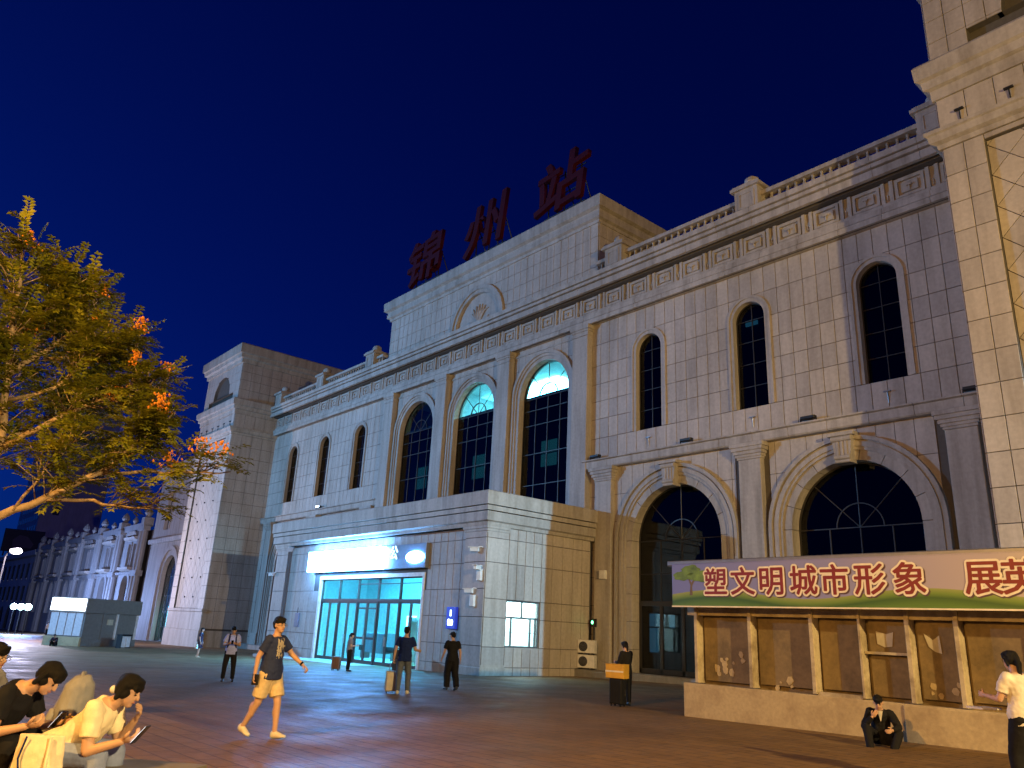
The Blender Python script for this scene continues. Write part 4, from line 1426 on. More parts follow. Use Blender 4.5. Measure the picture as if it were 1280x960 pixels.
for o in (aop, aop2):
    MB().arch_ring(o.c, o.zs, o.zc, 2.38, 3.0, -0.06, 0.6, 20).arch_ring(o.c, o.zs, o.zc, 3.0, 3.45, -0.25, 0.02, 20).build('arch', 'trim', wg)
    w = window(wg, Op(o.c, 2.38, 0.4, 7.6), 0.5, 4, [2.0, 3.6, 5.4], True, 'glass_clear', 'glass_clear', name='arched_window')
for o in wop:
    MB().arch_ring(o.c, o.zs, o.zc, 0.83, 1.1, -0.1, 0.4, 12).build('window_surround', 'trim', wg)
    MB().prism(pane_poly(o, o.c - .85, o.c + .85, o.zs, 20), 0.3, 0.34).build('window_pane', 'far_glass', wg)
M['annex_light'] = emit('annex_lit_panel', (0.16, 0.75, 1.0), 3.5)
ap = MB()
for k in range(4):
    ap.box(aop.c - 1.7 + k * 0.9, aop.c - 1.2 + k * 0.9, 1.2, 1.3, 0.6, 4.3 - 0.5 * (k % 2))
ap.build('lit_panel', 'annex_light', wg)

ob = thing('ornate_terrace', 'long grey ornate terrace with arched windows and pinnacles in the far left background', 'building', (-107.0, 30.0, -2.2))
mb = MB()
bays = 6
BW = 10.9
aops = [Op(-5.2 - k * BW, 1.5, 3.4, 7.3) for k in range(bays)]
pops = []
for k in range(bays):
    for dx in (-1.15, 1.15):
        pops.append(Op(-5.2 - k * BW + dx, 0.62, 10.0, 12.9, True))
dops = [Op(-5.2 - k * BW, 1.7, 0.0, 2.6, True) for k in range(bays)]
wall_face(mb, -bays * BW, 0, -1, 14.6, aops + pops, 0)
mb.box(-bays * BW, 0, 0.8, 12, -1, 14.6)
mb.build('wall', 'plaster_grey', ob)
for o in aops:
    MB().arch_ring(o.c, o.zs, o.zc, 1.48, 2.1, -0.3, 0.5, 14).build('arch', 'plaster_grey', ob)
    MB().prism(pane_poly(o, o.c - 1.5, o.c + 1.5, o.zs, 12), 0.4, 0.45).build('arched_window', 'far_glass', ob)
    hd = MB().profile_x(o.c - 2.4, o.c + 2.4, [(0, 13.3), (-0.7, 13.4), (-0.8, 13.7), (0, 13.9)])
    hd.prism([(o.c - 2.2, 13.9), (o.c + 2.2, 13.9), (o.c + 1.2, 14.5), (o.c - 1.2, 14.5)], -0.5, 0.05)
    hd.build('window_hood', 'tile', ob)
    MB().profile_x(o.c - 2.3, o.c + 2.3, [(0, 9.2), (-0.9, 9.5), (-0.9, 9.8), (0, 9.85)]).build('balcony_ledge', 'tile', ob)
for o in pops:
    f = MB().box(o.c - 0.75, o.c - 0.6, -0.15, 0.3, o.zs, o.zc).box(o.c + 0.6, o.c + 0.75, -0.15, 0.3, o.zs, o.zc).box(o.c - 0.75, o.c + 0.75, -0.15, 0.3, o.zc, o.zc + 0.2)
    wv = f.build('window_frame', 'plaster_grey', ob)
    MB().box(o.c - 0.6, o.c + 0.6, 0.3, 0.34, o.zs, o.zc).build('pane', 'far_glass', wv)
for k in range(bays + 1):
    x = -k * BW - (0.5 if k == 0 else 0)
    p_ = MB()
    for dx in (-0.7, 0.7):
        p_.tube([(x + dx, -0.35, 0), (x + dx, -0.35, 14.4)], 0.38, 8)
    p_.box(x - 1.3, x + 1.3, -0.8, 0.05, 8.6, 9.3)
    p_.box(x - 1.3, x + 1.3, -0.8, 0.05, 14.3, 14.9)
    p_.build('engaged_columns', 'plaster_grey', ob)
    MB().box(x - 0.6, x + 0.6, -0.7, 0.5, 14.9, 16.0).lathe([(0.5, 16.0), (0.3, 16.2), (0.55, 16.6), (0.4, 17.0), (0.1, 17.4)], x, -0.1, 8).build('pinnacle', 'plaster_grey', ob)
    if k < bays:
        MB().lathe([(0.3, 15.4), (0.2, 15.6), (0.4, 16.0), (0.1, 16.5)], x - BW / 2, -0.1, 8).build('finial', 'plaster_grey', ob)
MB().box(-bays * BW, 0, -0.4, 0.3, 14.6, 15.4).build('parapet', 'plaster_grey', ob)
MB().box(-bays * BW, 0, -0.5, 0.0, 8.9, 9.2).build('string_course', 'plaster_grey', ob)

M['pale_plaster'] = stone('pale_blue_plaster', (0.46, 0.48, 0.52), 0.03, 0.2)
pb = thing('pale_terrace', 'pale three-storey terrace with small square windows at the far left edge', 'building', (-174.0, 30.0, -2.6))
mb = MB()
pw_ops = []
for k in range(12):
    pw_ops += [Op(-3 - k * 5.2, 1.25, 10.1, 13.0, True), Op(-3 - k * 5.2, 1.25, 5.8, 8.6, True)]
    if k < 8:
        pw_ops.append(Op(-4 - k * 7.6, 1.9, 0.2, 2.7))
wall_face(mb, -66, 0, -1, 15.0, pw_ops, 0)
mb.box(-66, 0, 0.8, 10, -1, 15)
mb.build('wall', 'pale_plaster', pb)
for o in pw_ops:
    if o.flat:
        f = MB().box(o.c - 1.25, o.c + 1.25, -0.12, 0.3, o.zs - 0.25, o.zs).build('window_sill', 'pale_plaster', pb)
        MB().box(o.c - 1.25, o.c + 1.25, 0.3, 0.34, o.zs, o.zc).build('window_pane', 'far_glass', pb)
    else:
        MB().prism(pane_poly(o, o.c - 1.9, o.c + 1.9, o.zs, 8), 0.4, 0.45).build('arched_doorway', 'far_glass', pb)
MB().profile_x(-66, 0.3, [(0, 14.2), (-0.8, 14.3), (-0.9, 15.2), (0, 15.3)]).build('cornice', 'pale_plaster', pb)
M['globe'] = emit('globe_lamp', (0.45, 0.85, 1.0), 22)
for k, x in enumerate((-124.5, -119.5, -114.8)):
    t = thing('globe_lamp', ['leftmost', 'middle', 'rightmost'][k] + ' of three glowing globe lamps in front of the far ornate terrace', 'lamp', (x, 19.9, -1.45), 0, 'globe lamps before the far terrace')
    MB().tube([(0, 0, 0), (0, 0, 3.1)], 0.07, 8).build('post', 'metal_dark', t)
    MB().ellipsoid((0, 0, 3.45), 0.40, 0.40, 0.40).build('globe', 'globe', t)
    l = bpy.data.lights.new('globe_light', 'POINT')
    l.energy, l.color, l.shadow_soft_size = 5200, (0.30, 0.46, 1.0), 0.4
    o = bpy.data.objects.new('lamp_bulb', l)
    col.objects.link(o)
    o.parent = t
    o.location = (0, 0, 4.6)

M['tower_grey'] = stone('far_tower_render', (0.72, 0.68, 0.68), 0.02, 0.15)
M['flat_dark'] = simple('unlit_flat_window', (0.05, 0.05, 0.06), 0.3)
M['flat_lit'] = emit('lit_flat_window', (0.3, 0.8, 0.85), 1.2)
hb = thing('tower_block', 'dim high-rise tower block looming behind the tree at left', 'building', (-318.0, 54.0, -3))
MB().box(-40, 0, -2, 18, 0, 92).box(-62, -40, 2, 20, 0, 80).build('wall', 'tower_grey', hb)
MB().bbox(-70, 6, -6, 20, 0, 21, 0.2).build('podium', 'tower_grey', hb)
wins = MB()
for i in range(9):
    for j in range(18):
        if random.random() < 0.93:
            wins.box(-38 + i * 4.2, -35.8 + i * 4.2, -2.08, -1.98, 24 + j * 3.7, 25.8 + j * 3.7)
wins.build('window', 'flat_dark', hb)['kind'] = 'stuff'
MB().box(-9.4, -7.6, -2.1, -2.0, 78, 79.6).build('lit_window', 'flat_lit', hb)
for k in range(6):      # side windows towards the camera
    MB().box(0.0, 0.08, 2.0, 4.0, 26 + k * 11, 29 + k * 11).build('side_window', 'flat_dark', hb)
bbd = thing('roof_billboard', 'dark billboard standing on the podium of the far high-rise', 'billboard', (-311.5, 48.0, 18.2), R(90))
MB().bbox(-6, 6, -0.5, 0.5, 1.5, 9.0, 0.2).build('panel', 'flat_dark', bbd)
M['dim_print'] = simple('dim_billboard_print', (0.20, 0.17, 0.2), 0.6)
MB().prism([(-3, 3.2), (2.6, 3.0), (3.2, 4.5), (1.0, 6.8), (-1.4, 7.2), (-3.2, 5.4)], -0.6, -0.5).build('picture', 'dim_print', bbd)
for x in (-5, 0, 5):
    MB().box(x - 0.2, x + 0.2, -0.3, 0.3, 0, 1.5).build('leg', 'metal_dark', bbd)
# ================================================================== PEOPLE
M['skin'] = simple('skin', (0.50, 0.30, 0.20), 0.55, vary=0.06)
M['hair'] = simple('black_hair', (0.006, 0.0055, 0.006), 0.62, vary=0.4, nscale=80, bumpy=0.9, spec=0.25)
M['eye'] = simple('dark_eye', (0.015, 0.012, 0.010), 0.25)
M['lip'] = simple('lip', (0.36, 0.15, 0.12), 0.5)


def cloth(name, c, rough=0.85, vary=0.14):
    return simple(name, c, rough, vary=vary, nscale=9, bumpy=0.25, spec=0.2)


def orth(f, u):
    f = f.normalized()
    r_ = f.cross(u).normalized()
    return f, r_.cross(f).normalized(), r_      # forward, up, right


def capsule(mb, p0, r0, p1, r1, n=12, flat0=False, flat1=False):
    p0, p1 = Vector(p0), Vector(p1)
    d = (p1 - p0).normalized()
    P, Q = [], []
    if not flat0:
        P += [p0 - d * r0 * 0.96, p0 - d * r0 * 0.7]
        Q += [r0 * 0.28, r0 * 0.71]
    P += [p0, p0.lerp(p1, 0.5), p1]
    Q += [r0, (r0 + r1) / 2, r1]
    if not flat1:
        P += [p1 + d * r1 * 0.7, p1 + d * r1 * 0.96]
        Q += [r1 * 0.71, r1 * 0.28]
    mb.tube(P, Q, n)


def loft(mb, rings, n=18):
    vs, fs = [], []
    for c, u, v, a, b in rings:
        for k in range(n):
            w = 2 * math.pi * k / n
            vs.append(c + u * (a * math.cos(w)) + v * (b * math.sin(w)))
    for i in range(len(rings) - 1):
        for k in range(n):
            fs.append((i * n + k, i * n + (k + 1) % n, (i + 1) * n + (k + 1) % n, (i + 1) * n + k))
    fs += [tuple(range(n - 1, -1, -1)), tuple((len(rings) - 1) * n + k for k in range(n))]
    mb.add(vs, fs)


def oval(mb, c, f, u, r_, a, b, h):
    """ellipsoid on axes right(a) forward(b) up(h)"""
    t = MB().ellipsoid((0, 0, 0), a, b, h, 16, 10)
    mb.add([c + r_ * v[0] + f * v[1] + u * v[2] for v in t.v], t.f)


def fuse(mb, voxel, smooth=4, fold=0.0, seed=0):
    """voxel union of overlapping closed pieces into one continuous skin"""
    me = mb.mesh('source')
    o = bpy.data.objects.new('source', me)
    m = o.modifiers.new('r', 'REMESH')
    m.mode = 'VOXEL'
    m.voxel_size = voxel
    m = o.modifiers.new('s', 'SMOOTH')
    m.factor = 0.5
    m.iterations = smooth
    out = evaluated_mesh(o)
    bpy.data.objects.remove(o)
    bpy.data.meshes.remove(me)
    if fold:
        src = [(v.co.copy(), v.normal.copy()) for v in out.vertices]
        flat = []
        for co, no in src:
            q = co * 9 + Vector((seed * 3.1, 0, 0))
            q.z *= 0.55
            co = co + no * (fold * (noise.noise(q) + 0.5 * noise.noise(co * 21)))
            flat += [co.x, co.y, co.z]
        out.vertices.foreach_set('co', flat)
        out.update()
    out.polygons.foreach_set('use_smooth', [True] * len(out.polygons))
    return out


def hand(mb, wrist, d, palm_n, side, curl=0.5, s=1.0):
    """palm with four fingers and a thumb that leaves the side of the palm; d = along the hand, palm_n = palm side"""
    d = d.normalized()
    palm_n = (palm_n - d * palm_n.dot(d)).normalized()
    lat = d.cross(palm_n).normalized() * side
    c = wrist + d * 0.048 * s
    t = MB().ellipsoid((0, 0, 0), 0.040 * s, 0.052 * s, 0.016 * s, 12, 8)
    mb.add([c + lat * v[0] + d * v[1] + palm_n * v[2] for v in t.v], t.f)
    for k, (off, ln) in enumerate(((0.028, 0.068), (0.010, 0.078), (-0.009, 0.072), (-0.027, 0.056))):
        p0 = c + d * 0.040 * s + lat * off * s
        a1, a2 = curl * 0.9, curl * 2.0
        p1 = p0 + (d * math.cos(a1) + palm_n * math.sin(a1)) * ln * 0.5 * s
        p2 = p1 + (d * math.cos(a2) + palm_n * math.sin(a2)) * ln * 0.5 * s
        mb.tube([p0 - d * 0.012, p0, p1, p2, p2 + (p2 - p1) * 0.12], [0.009 * s, 0.0095 * s, 0.009 * s, 0.0075 * s, 0.003 * s], 7)
    p0 = c + lat * 0.034 * s - d * 0.018 * s
    p1 = p0 + (lat * 0.6 + d * 0.7 + palm_n * 0.4).normalized() * 0.036 * s
    p2 = p1 + (lat * 0.1 + d * 0.8 + palm_n * 0.6).normalized() * 0.030 * s
    mb.tube([p0, p1, p2, p2 + (p2 - p1) * 0.12], [0.012 * s, 0.0105 * s, 0.008 * s, 0.003 * s], 7)


V = Vector


def person(label, loc, rotz, h, pose, look, group=None, seat=False):
    """pose: spine, head_f, arm/leg direction vectors (x right, y forward, z up); look: clothes"""
    k = h / 1.72
    vox = look.get('voxel', 0.013)
    root = thing('person', label, 'person', loc, rotz, group)
    X, Z = V((1, 0, 0)), V((0, 0, 1))
    spine = V(pose.get('spine', (0, 0, 1))).normalized()
    tw = pose.get('twist', 0)
    shx = V((math.cos(R(tw)), math.sin(R(tw)), 0))
    pel = V((0, 0, 0))
    neck = pel + spine * 0.52 + V(pose.get('neck_off', (0, 0, 0)))
    sd, su = (neck - pel).normalized(), None
    front = X.cross(sd).normalized() * -1
    if front.y < 0 and abs(front.y) > abs(front.z):
        front = -front
    front = sd.cross(X).normalized() * -1
    if front.dot(V((0, 1, 0))) + front.dot(V((0, 0, -1))) * 0.5 < 0:
        front = -front
    wide = look.get('wide', 1.0)
    sh = {s: neck - sd * 0.055 + shx * (s * 0.178 * wide) for s in (-1, 1)}
    hip = {s: pel + X * (s * 0.088) - Z * 0.01 for s in (-1, 1)}
    el, wr, kn, an = {}, {}, {}, {}
    for s, key in ((1, 'r'), (-1, 'l')):
        ua, fa = pose['arm_' + key]
        th, shn = pose['leg_' + key]
        el[s] = sh[s] + V(ua).normalized() * 0.28
        wr[s] = el[s] + V(fa).normalized() * 0.245
        kn[s] = hip[s] + V(th).normalized() * 0.43
        an[s] = kn[s] + V(shn).normalized() * 0.42
    lowest = min(an[1].z, an[-1].z)
    lift = V((0, 0, 0.085 - lowest)) if not seat else V((0, 0, 0))
    hf = V(pose.get('head_f', (0, 1, 0)))
    hu = V(pose.get('head_u', (0, 0, 1)))
    hf, hu, hr = orth(hf, hu)
    hc = neck + (hu * 0.155 + hf * 0.035) * 1.0 + V(pose.get('head_off', (0, 0, 0)))

    def T(p):
        return (V(p) + lift) * k

    def tor(t):
        return pel.lerp(neck, t)
    body = MB()
    # head: skull, jaw, cheeks, nose, ears, neck
    oval(body, hc + hu * 0.025 - hf * 0.012, hf, hu, hr, 0.074, 0.094, 0.092)
    oval(body, hc + hf * 0.030 - hu * 0.030, hf, hu, hr, 0.060, 0.058, 0.078)
    oval(body, hc + hf * 0.052 - hu * 0.082, hf, hu, hr, 0.036, 0.032, 0.024)
    capsule(body, hc + hf * 0.084 + hu * 0.022, 0.010, hc + hf * 0.100 - hu * 0.018, 0.017, 8)
    for s in (-1, 1):
        oval(body, hc + hr * (s * 0.076) - hu * 0.008 - hf * 0.005, hf, hu, hr, 0.010, 0.020, 0.032)
    capsule(body, neck - sd * 0.03, 0.060, hc - hu * 0.06 - hf * 0.015, 0.052, 12)
    ring = [(-0.16, 0.10, 0.085), (-0.05, 0.150, 0.110), (0.10, 0.158, 0.112), (0.32, 0.135, 0.098), (0.60, 0.152, 0.112), (0.82, 0.168 * wide, 0.108), (0.95, 0.13 * wide, 0.085), (1.03, 0.06, 0.06)]
    slouch = front * pose.get('slouch', 0.0)
    def center(t):
        return tor(t) - slouch * math.sin(max(0, min(1, t)) * math.pi)
    loft(body, [(center(t), X.lerp(shx, max(0, t)).normalized(), front, a, b) for t, a, b in ring])
    for s in (-1, 1):
        capsule(body, sh[s] - shx * (s * 0.01), 0.058, el[s], 0.041)
        capsule(body, el[s], 0.041, wr[s], 0.027)
        capsule(body, hip[s], 0.085, kn[s], 0.058)
        capsule(body, kn[s], 0.056, an[s], 0.036)
        oval(body, kn[s].lerp(an[s], 0.3) - V((0, 0.018, 0)), V((0, 1, 0)), Z, X, 0.047, 0.052, 0.11)
    for v_ in range(len(body.v)):
        body.v[v_] = tuple(T(body.v[v_]))
    me = fuse(body, vox * k, 3)
    full = MB()
    full.add([tuple(v_.co) for v_ in me.vertices], [tuple(p_.vertices) for p_ in me.polygons])
    bpy.data.meshes.remove(me)
    hm = MB()
    for s, key in ((1, 'r'), (-1, 'l')):
        d = (wr[s] - el[s]).normalized()
        hd = V(pose.get('hand_' + key, d))
        pn = V(pose.get('palm_' + key, (-s, 0.2, 0)))
        hand(hm, wr[s], hd, pn, s, pose.get('curl', 0.6))
    full.add([tuple(T(p)) for p in hm.v], hm.f)
    full.build('body', look.get('skin', 'skin'), root, smooth=True)
    # face marks
    if look.get('face', True):
        for s in (-1, 1):
            e = MB()
            oval(e, hc + hr * (s * 0.030) + hf * 0.080 + hu * 0.008, hf, hu, hr, 0.013, 0.008, 0.006)
            e.v = [tuple(T(p)) for p in e.v]
            e.build('eye', 'eye', root)
            e = MB()
            oval(e, hc + hr * (s * 0.031) + hf * 0.083 + hu * 0.031, hf, hu, hr, 0.020, 0.006, 0.005)
            e.v = [tuple(T(p)) for p in e.v]
            e.build('eyebrow', 'hair', root)
        e = MB()
        oval(e, hc + hf * 0.086 - hu * 0.052, hf, hu, hr, 0.022, 0.008, 0.006)
        e.v = [tuple(T(p)) for p in e.v]
        e.build('mouth', 'lip', root)
    # hair
    hb = MB()
    st = look.get('hair', 'short')
    if st != 'cap':
        oval(hb, hc + hu * 0.062 - hf * 0.015, hf, hu, hr, 0.084, 0.104, 0.070)
        oval(hb, hc + hu * 0.02 - hf * 0.052, hf, hu, hr, 0.082, 0.066, 0.090)
        oval(hb, hc + hu * 0.092 + hf * 0.040, hf, hu, hr, 0.066, 0.050, 0.032)
    if st in ('long', 'pony', 'fringe'):
        for s in (-1, 1):
            capsule(hb, hc + hr * (s * 0.070) + hu * 0.05 - hf * 0.01, 0.026, hc + hr * (s * 0.074) - hu * (0.06 if st != 'long' else 0.13) - hf * 0.03, 0.020, 8)
    if st == 'long':
        loft(hb, [(hc - hf * 0.05 + hu * 0.02, hr, hf, 0.08, 0.06), (hc - hf * 0.065 - hu * 0.10, hr, hf, 0.078, 0.045), (hc - hf * 0.075 - hu * 0.24, hr, hf, 0.06, 0.03)])
    if st == 'pony':
        q0 = hc - hf * 0.10 + hu * 0.03
        capsule(hb, q0, 0.03, q0 - hf * 0.05 - Z * 0.08, 0.036, 10)
        capsule(hb, q0 - hf * 0.05 - Z * 0.08, 0.036, q0 - hf * 0.05 - Z * 0.26, 0.014, 10)
    if st == 'fringe':
        oval(hb, hc + hu * 0.055 + hf * 0.066, hf, hu, hr, 0.066, 0.030, 0.042)
        oval(hb, hc + hu * 0.0 - hf * 0.0, hf, hu, hr, 0.086, 0.06, 0.07)
    if st == 'cap':
        oval(hb, hc + hu * 0.055 - hf * 0.012, hf, hu, hr, 0.086, 0.106, 0.075)
        loft(hb, [(hc + hf * 0.06 + hu * 0.062, hr, hu, 0.078, 0.008), (hc + hf * 0.135 + hu * 0.052, hr, hu, 0.070, 0.007), (hc + hf * 0.175 + hu * 0.045, hr, hu, 0.04, 0.005)])
        oval(hb, hc + hu * 0.0 - hf * 0.055, hf, hu, hr, 0.074, 0.05, 0.06)
    hb.v = [tuple(T(p)) for p in hb.v]
    hm_ = fuse(hb, 0.0075 * k, 1, 0.011, 3)
    place('hair' if st != 'cap' else 'cap', hm_, look.get('hair_mat', 'hair'), root)
    if look.get('glasses'):
        e = MB()
        for s in (-1, 1):
            c0 = hc + hr * (s * 0.033) + hf * 0.097 + hu * 0.006
            e.tube([c0 + hr * (0.026 * math.cos(w)) + hu * (0.02 * math.sin(w)) for w in [q * math.pi / 8 for q in range(17)]], 0.0028, 5)
            e.tube([c0 + hr * (s * 0.026), hc + hr * (s * 0.080) + hu * 0.006], 0.0028, 5)
        e.tube([hc + hr * -0.008 + hf * 0.1 + hu * 0.008, hc + hr * 0.008 + hf * 0.1 + hu * 0.008], 0.0028, 5)
        e.v = [tuple(T(p)) for p in e.v]
        e.build('glasses', 'metal_grey', root)
    # top
    tp = MB()
    loose = look.get('loose', 0.022)
    hem = look.get('hem', -0.20)
    rg = [(t, a + loose + (0.012 if t < 0.4 else 0), b + loose + (0.012 if t < 0.4 else 0)) for t, a, b in ring[1:-1]]
    rg = [(hem, 0.152 + loose + 0.012, 0.112 + loose + 0.012)] + rg + [(1.0, 0.085, 0.075)]
    if look.get('skirt'):
        rg = [(look['skirt'], 0.22, 0.19)] + rg
    loft(tp, [(center(t), X.lerp(shx, max(0, t)).normalized(), front, a, b) for t, a, b in rg])
    for s in (-1, 1):
        if look.get('sleeve', 'short') == 'short':
            capsule(tp, sh[s] - shx * (s * 0.02), 0.076, sh[s].lerp(el[s], 0.68), 0.070, 14, False, True)
        else:
            capsule(tp, sh[s] - shx * (s * 0.02), 0.078, el[s], 0.060, 14)
            capsule(tp, el[s], 0.058, wr[s] - (wr[s] - el[s]) * 0.04, 0.044, 14, False, True)
    tp.v = [tuple(T(p)) for p in tp.v]
    place(look.get('top_name', 'shirt'), fuse(tp, vox * k, 4, look.get('fold', 0.015), random.random() * 9), look['top'], root)
    # bottom
    if look.get('bottom'):
        bt = MB()
        bl = look.get('leg_loose', 0.018)
        loft(bt, [(center(t), X, front, a + 0.014, b + 0.012) for t, a, b in ((-0.14, 0.13, 0.10), (-0.05, 0.150, 0.110), (0.10, 0.156, 0.110), (0.2, 0.145, 0.102))])
        for s in (-1, 1):
            if look.get('shorts'):
                capsule(bt, hip[s], 0.094 + bl, hip[s].lerp(kn[s], look['shorts']), 0.076 + bl * 1.6, 14, False, True)
            else:
                capsule(bt, hip[s], 0.090 + bl, kn[s], 0.063 + bl, 14)
                capsule(bt, kn[s], 0.062 + bl, an[s] - (an[s] - kn[s]) * 0.02, 0.046 + bl, 14, False, True)
        bt.v = [tuple(T(p)) for p in bt.v]
        place('shorts' if look.get('shorts') else 'trousers', fuse(bt, vox * k, 4, 0.008, random.random() * 9), look['bottom'], root)
    # shoes
    for s, key in ((1, 'r'), (-1, 'l')):
        d = V(pose.get('foot_' + key, (0.1 * s, 1, 0))).normalized()
        f_, u_, r_ = orth(d, Z)
        so = MB()
        a = an[s]
        loft(so, [(a - d * 0.065 - u_ * 0.030, r_, u_, 0.030, 0.040), (a - d * 0.035 - u_ * 0.020, r_, u_, 0.042, 0.062), (a + d * 0.04 - u_ * 0.030, r_, u_, 0.044, 0.050), (a + d * 0.12 - u_ * 0.052, r_, u_, 0.050, 0.032), (a + d * 0.185 - u_ * 0.060, r_, u_, 0.034, 0.020)])
        so.v = [tuple(T(p)) for p in so.v]
        place('shoe', fuse(so, 0.011 * k, 2), look.get('shoe', 'shoe_dark'), root)
    return root, dict(T=T, wr=wr, el=el, sh=sh, neck=neck, pel=pel, hc=hc, k=k, hf=hf, hu=hu, hr=hr)


M['shoe_dark'] = simple('dark_shoe', (0.02, 0.02, 0.022), 0.5)
M['shoe_pale'] = simple('pale_shoe', (0.62, 0.56, 0.46), 0.6)
M['phone'] = simple('black_phone', (0.015, 0.015, 0.018), 0.2)
M['screen'] = emit('phone_screen', (0.6, 0.8, 1.0), 2.0)
DOWN = (0, 0, -1)


def phone(p, d, label, root_loc, rotz, name='smartphone'):
    t = thing(name, label, 'phone', root_loc, rotz)
    f_, u_, r_ = orth(V(d), V((0, 0, 1)))
    m = MB()
    for nm, mt, y0, y1, sx, sz in (('case', 'phone', -0.004, 0.004, 0.037, 0.076), ('screen', 'screen', -0.0065, -0.0045, 0.034, 0.071)):
        b = MB().box(-sx, sx, y0, y1, -sz, sz)
        b.v = [tuple(p + r_ * v[0] + f_ * v[1] + u_ * v[2]) for v in b.v]
        b.build(nm, mt, t)
    return t


# --- the man walking past in the middle distance
def shirt_print():
    m, nt, b = new_mat('navy_tee_with_print')
    v = coords(nt)
    sp = nt.nodes.new('ShaderNodeSeparateXYZ')
    nt.links.new(v, sp.inputs[0])
    n = noise_tex(nt, coords(nt, (14, 14, 9)), 1.6, 3)
    th = ramp(nt, n, ((0.50, (0, 0, 0)), (0.54, (1, 1, 1))))
    def band(out, lo, hi):
        a = nt.nodes.new('ShaderNodeMath'); a.operation = 'GREATER_THAN'; a.inputs[1].default_value = lo
        c = nt.nodes.new('ShaderNodeMath'); c.operation = 'LESS_THAN'; c.inputs[1].default_value = hi
        nt.links.new(out, a.inputs[0]); nt.links.new(out, c.inputs[0])
        q = nt.nodes.new('ShaderNodeMath'); q.operation = 'MULTIPLY'
        nt.links.new(a.outputs[0], q.inputs[0]); nt.links.new(c.outputs[0], q.inputs[1])
        return q.outputs[0]
    k1 = band(sp.outputs['X'], -0.09, 0.09)
    k2 = band(sp.outputs['Z'], 1.12, 1.42)
    k3 = band(sp.outputs['Y'], 0.03, 0.4)
    fac = mixc(nt, 1.0, mixc(nt, 1.0, mixc(nt, 1.0, th, k1, 'MULTIPLY'), k2, 'MULTIPLY'), k3, 'MULTIPLY')
    nt.links.new(mixc(nt, fac, (0.012, 0.022, 0.085), (0.42, 0.36, 0.28)), b.inputs['Base Color'])
    b.inputs['Roughness'].default_value = 0.85
    return m


M['tee_print'] = shirt_print()
M['beige'] = cloth('beige_shorts', (0.60, 0.47, 0.28))
M['navy'] = cloth('navy_cloth', (0.008, 0.020, 0.10))
M['black'] = cloth('black_cloth', (0.010, 0.010, 0.013))
M['grey_denim'] = cloth('grey_denim', (0.10, 0.12, 0.16))
M['lavender'] = cloth('lavender_cloth', (0.36, 0.42, 0.90))
M['cream_cloth'] = cloth('cream_cotton', (0.82, 0.72, 0.50))
M['pale_denim'] = cloth('pale_blue_denim', (0.22, 0.27, 0.46))
M['white_cloth'] = cloth('white_cotton', (0.68, 0.64, 0.58))
M['grey_cloth'] = cloth('grey_cloth', (0.22, 0.21, 0.22))
M['plum'] = cloth('dark_plum_cloth', (0.035, 0.025, 0.045))

r_, q = person('man in navy printed T-shirt, beige shorts and glasses striding across the plaza', (-11.75, 5.42, 0.25), R(-66), 1.72,
               dict(spine=(0, 0.03, 1), head_f=(0.12, 1, -0.05), twist=8,
                    arm_r=((0.18, -0.42, -0.95), (0.05, -0.05, -1)), arm_l=((-0.32, 0.55, -0.80), (-0.10, 0.86, -0.55)),
                    leg_r=((0.02, -0.22, -1), (0, -0.55, -0.85)), leg_l=((-0.02, 0.28, -1), (0, 0.05, -1)),
                    foot_r=(0.1, 1, -0.28), foot_l=(-0.1, 1, 0.12), palm_r=(-0.4, 1, 0), palm_l=(0.3, -0.4, -1), curl=0.75),
               dict(top='tee_print', bottom='beige', shorts=0.82, shoe='shoe_pale', glasses=True, voxel=0.010, loose=0.030, wide=1.05, leg_loose=0.022))
pw = q['T'](q['wr'][1])
t = thing('smartphone', 'dark phone in the lowered hand of the striding man', 'phone', r_.location, R(-66))
b = MB().bbox(-0.02, 0.02, -0.05, 0.05, -0.15, 0.0, 0.004)
b.v = [(x + pw.x, y + pw.y + 0.02, z + pw.z) for x, y, z in b.v]
b.build('case', 'phone', t)
wt = q['T'](q['wr'][-1])
wd = (q['wr'][-1] - q['el'][-1]).normalized()
MB().tube([wt - wd * 0.035, wt - wd * 0.005], 0.032, 12).build('wristwatch', 'phone', r_)

# --- man in lavender shirt reading his phone, facing the camera
r_, q = person('man in lavender shirt and dark trousers standing with a phone, left of the walking man', (-24.85, 10.06, 0.05), R(-112), 1.62,
               dict(head_f=(0, 1, -0.35), arm_r=((0.25, 0.12, -1), (-0.45, 0.85, 0.15)), arm_l=((-0.25, 0.12, -1), (0.45, 0.85, 0.15)),
                    leg_r=((0.10, 0.05, -1), (0.03, -0.06, -1)), leg_l=((-0.12, 0, -1), (-0.03, -0.02, -1)), palm_r=(-0.5, 0, 1), palm_l=(0.5, 0, 1)),
               dict(top='lavender', bottom='black', loose=0.02))
st = MB()
for s in (-1, 1):
    st.tube([q['T'](V((s * 0.10, -0.13, 0.50))), q['T'](V((s * 0.105, 0.0, 0.535))), q['T'](V((s * 0.10, 0.135, 0.42))), q['T'](V((s * 0.12, 0.15, 0.18))), q['T'](V((s * 0.15, 0.02, 0.08)))], 0.020, 8)
st.build('backpack_strap', 'navy', r_)['kind'] = 'stuff'
pp = q['T']((q['wr'][1] + q['wr'][-1]) / 2) + V((0, 0.07, 0.05))
phone(pp, (0, 1, -0.9), 'phone held by the man in the lavender shirt', r_.location, R(-112))

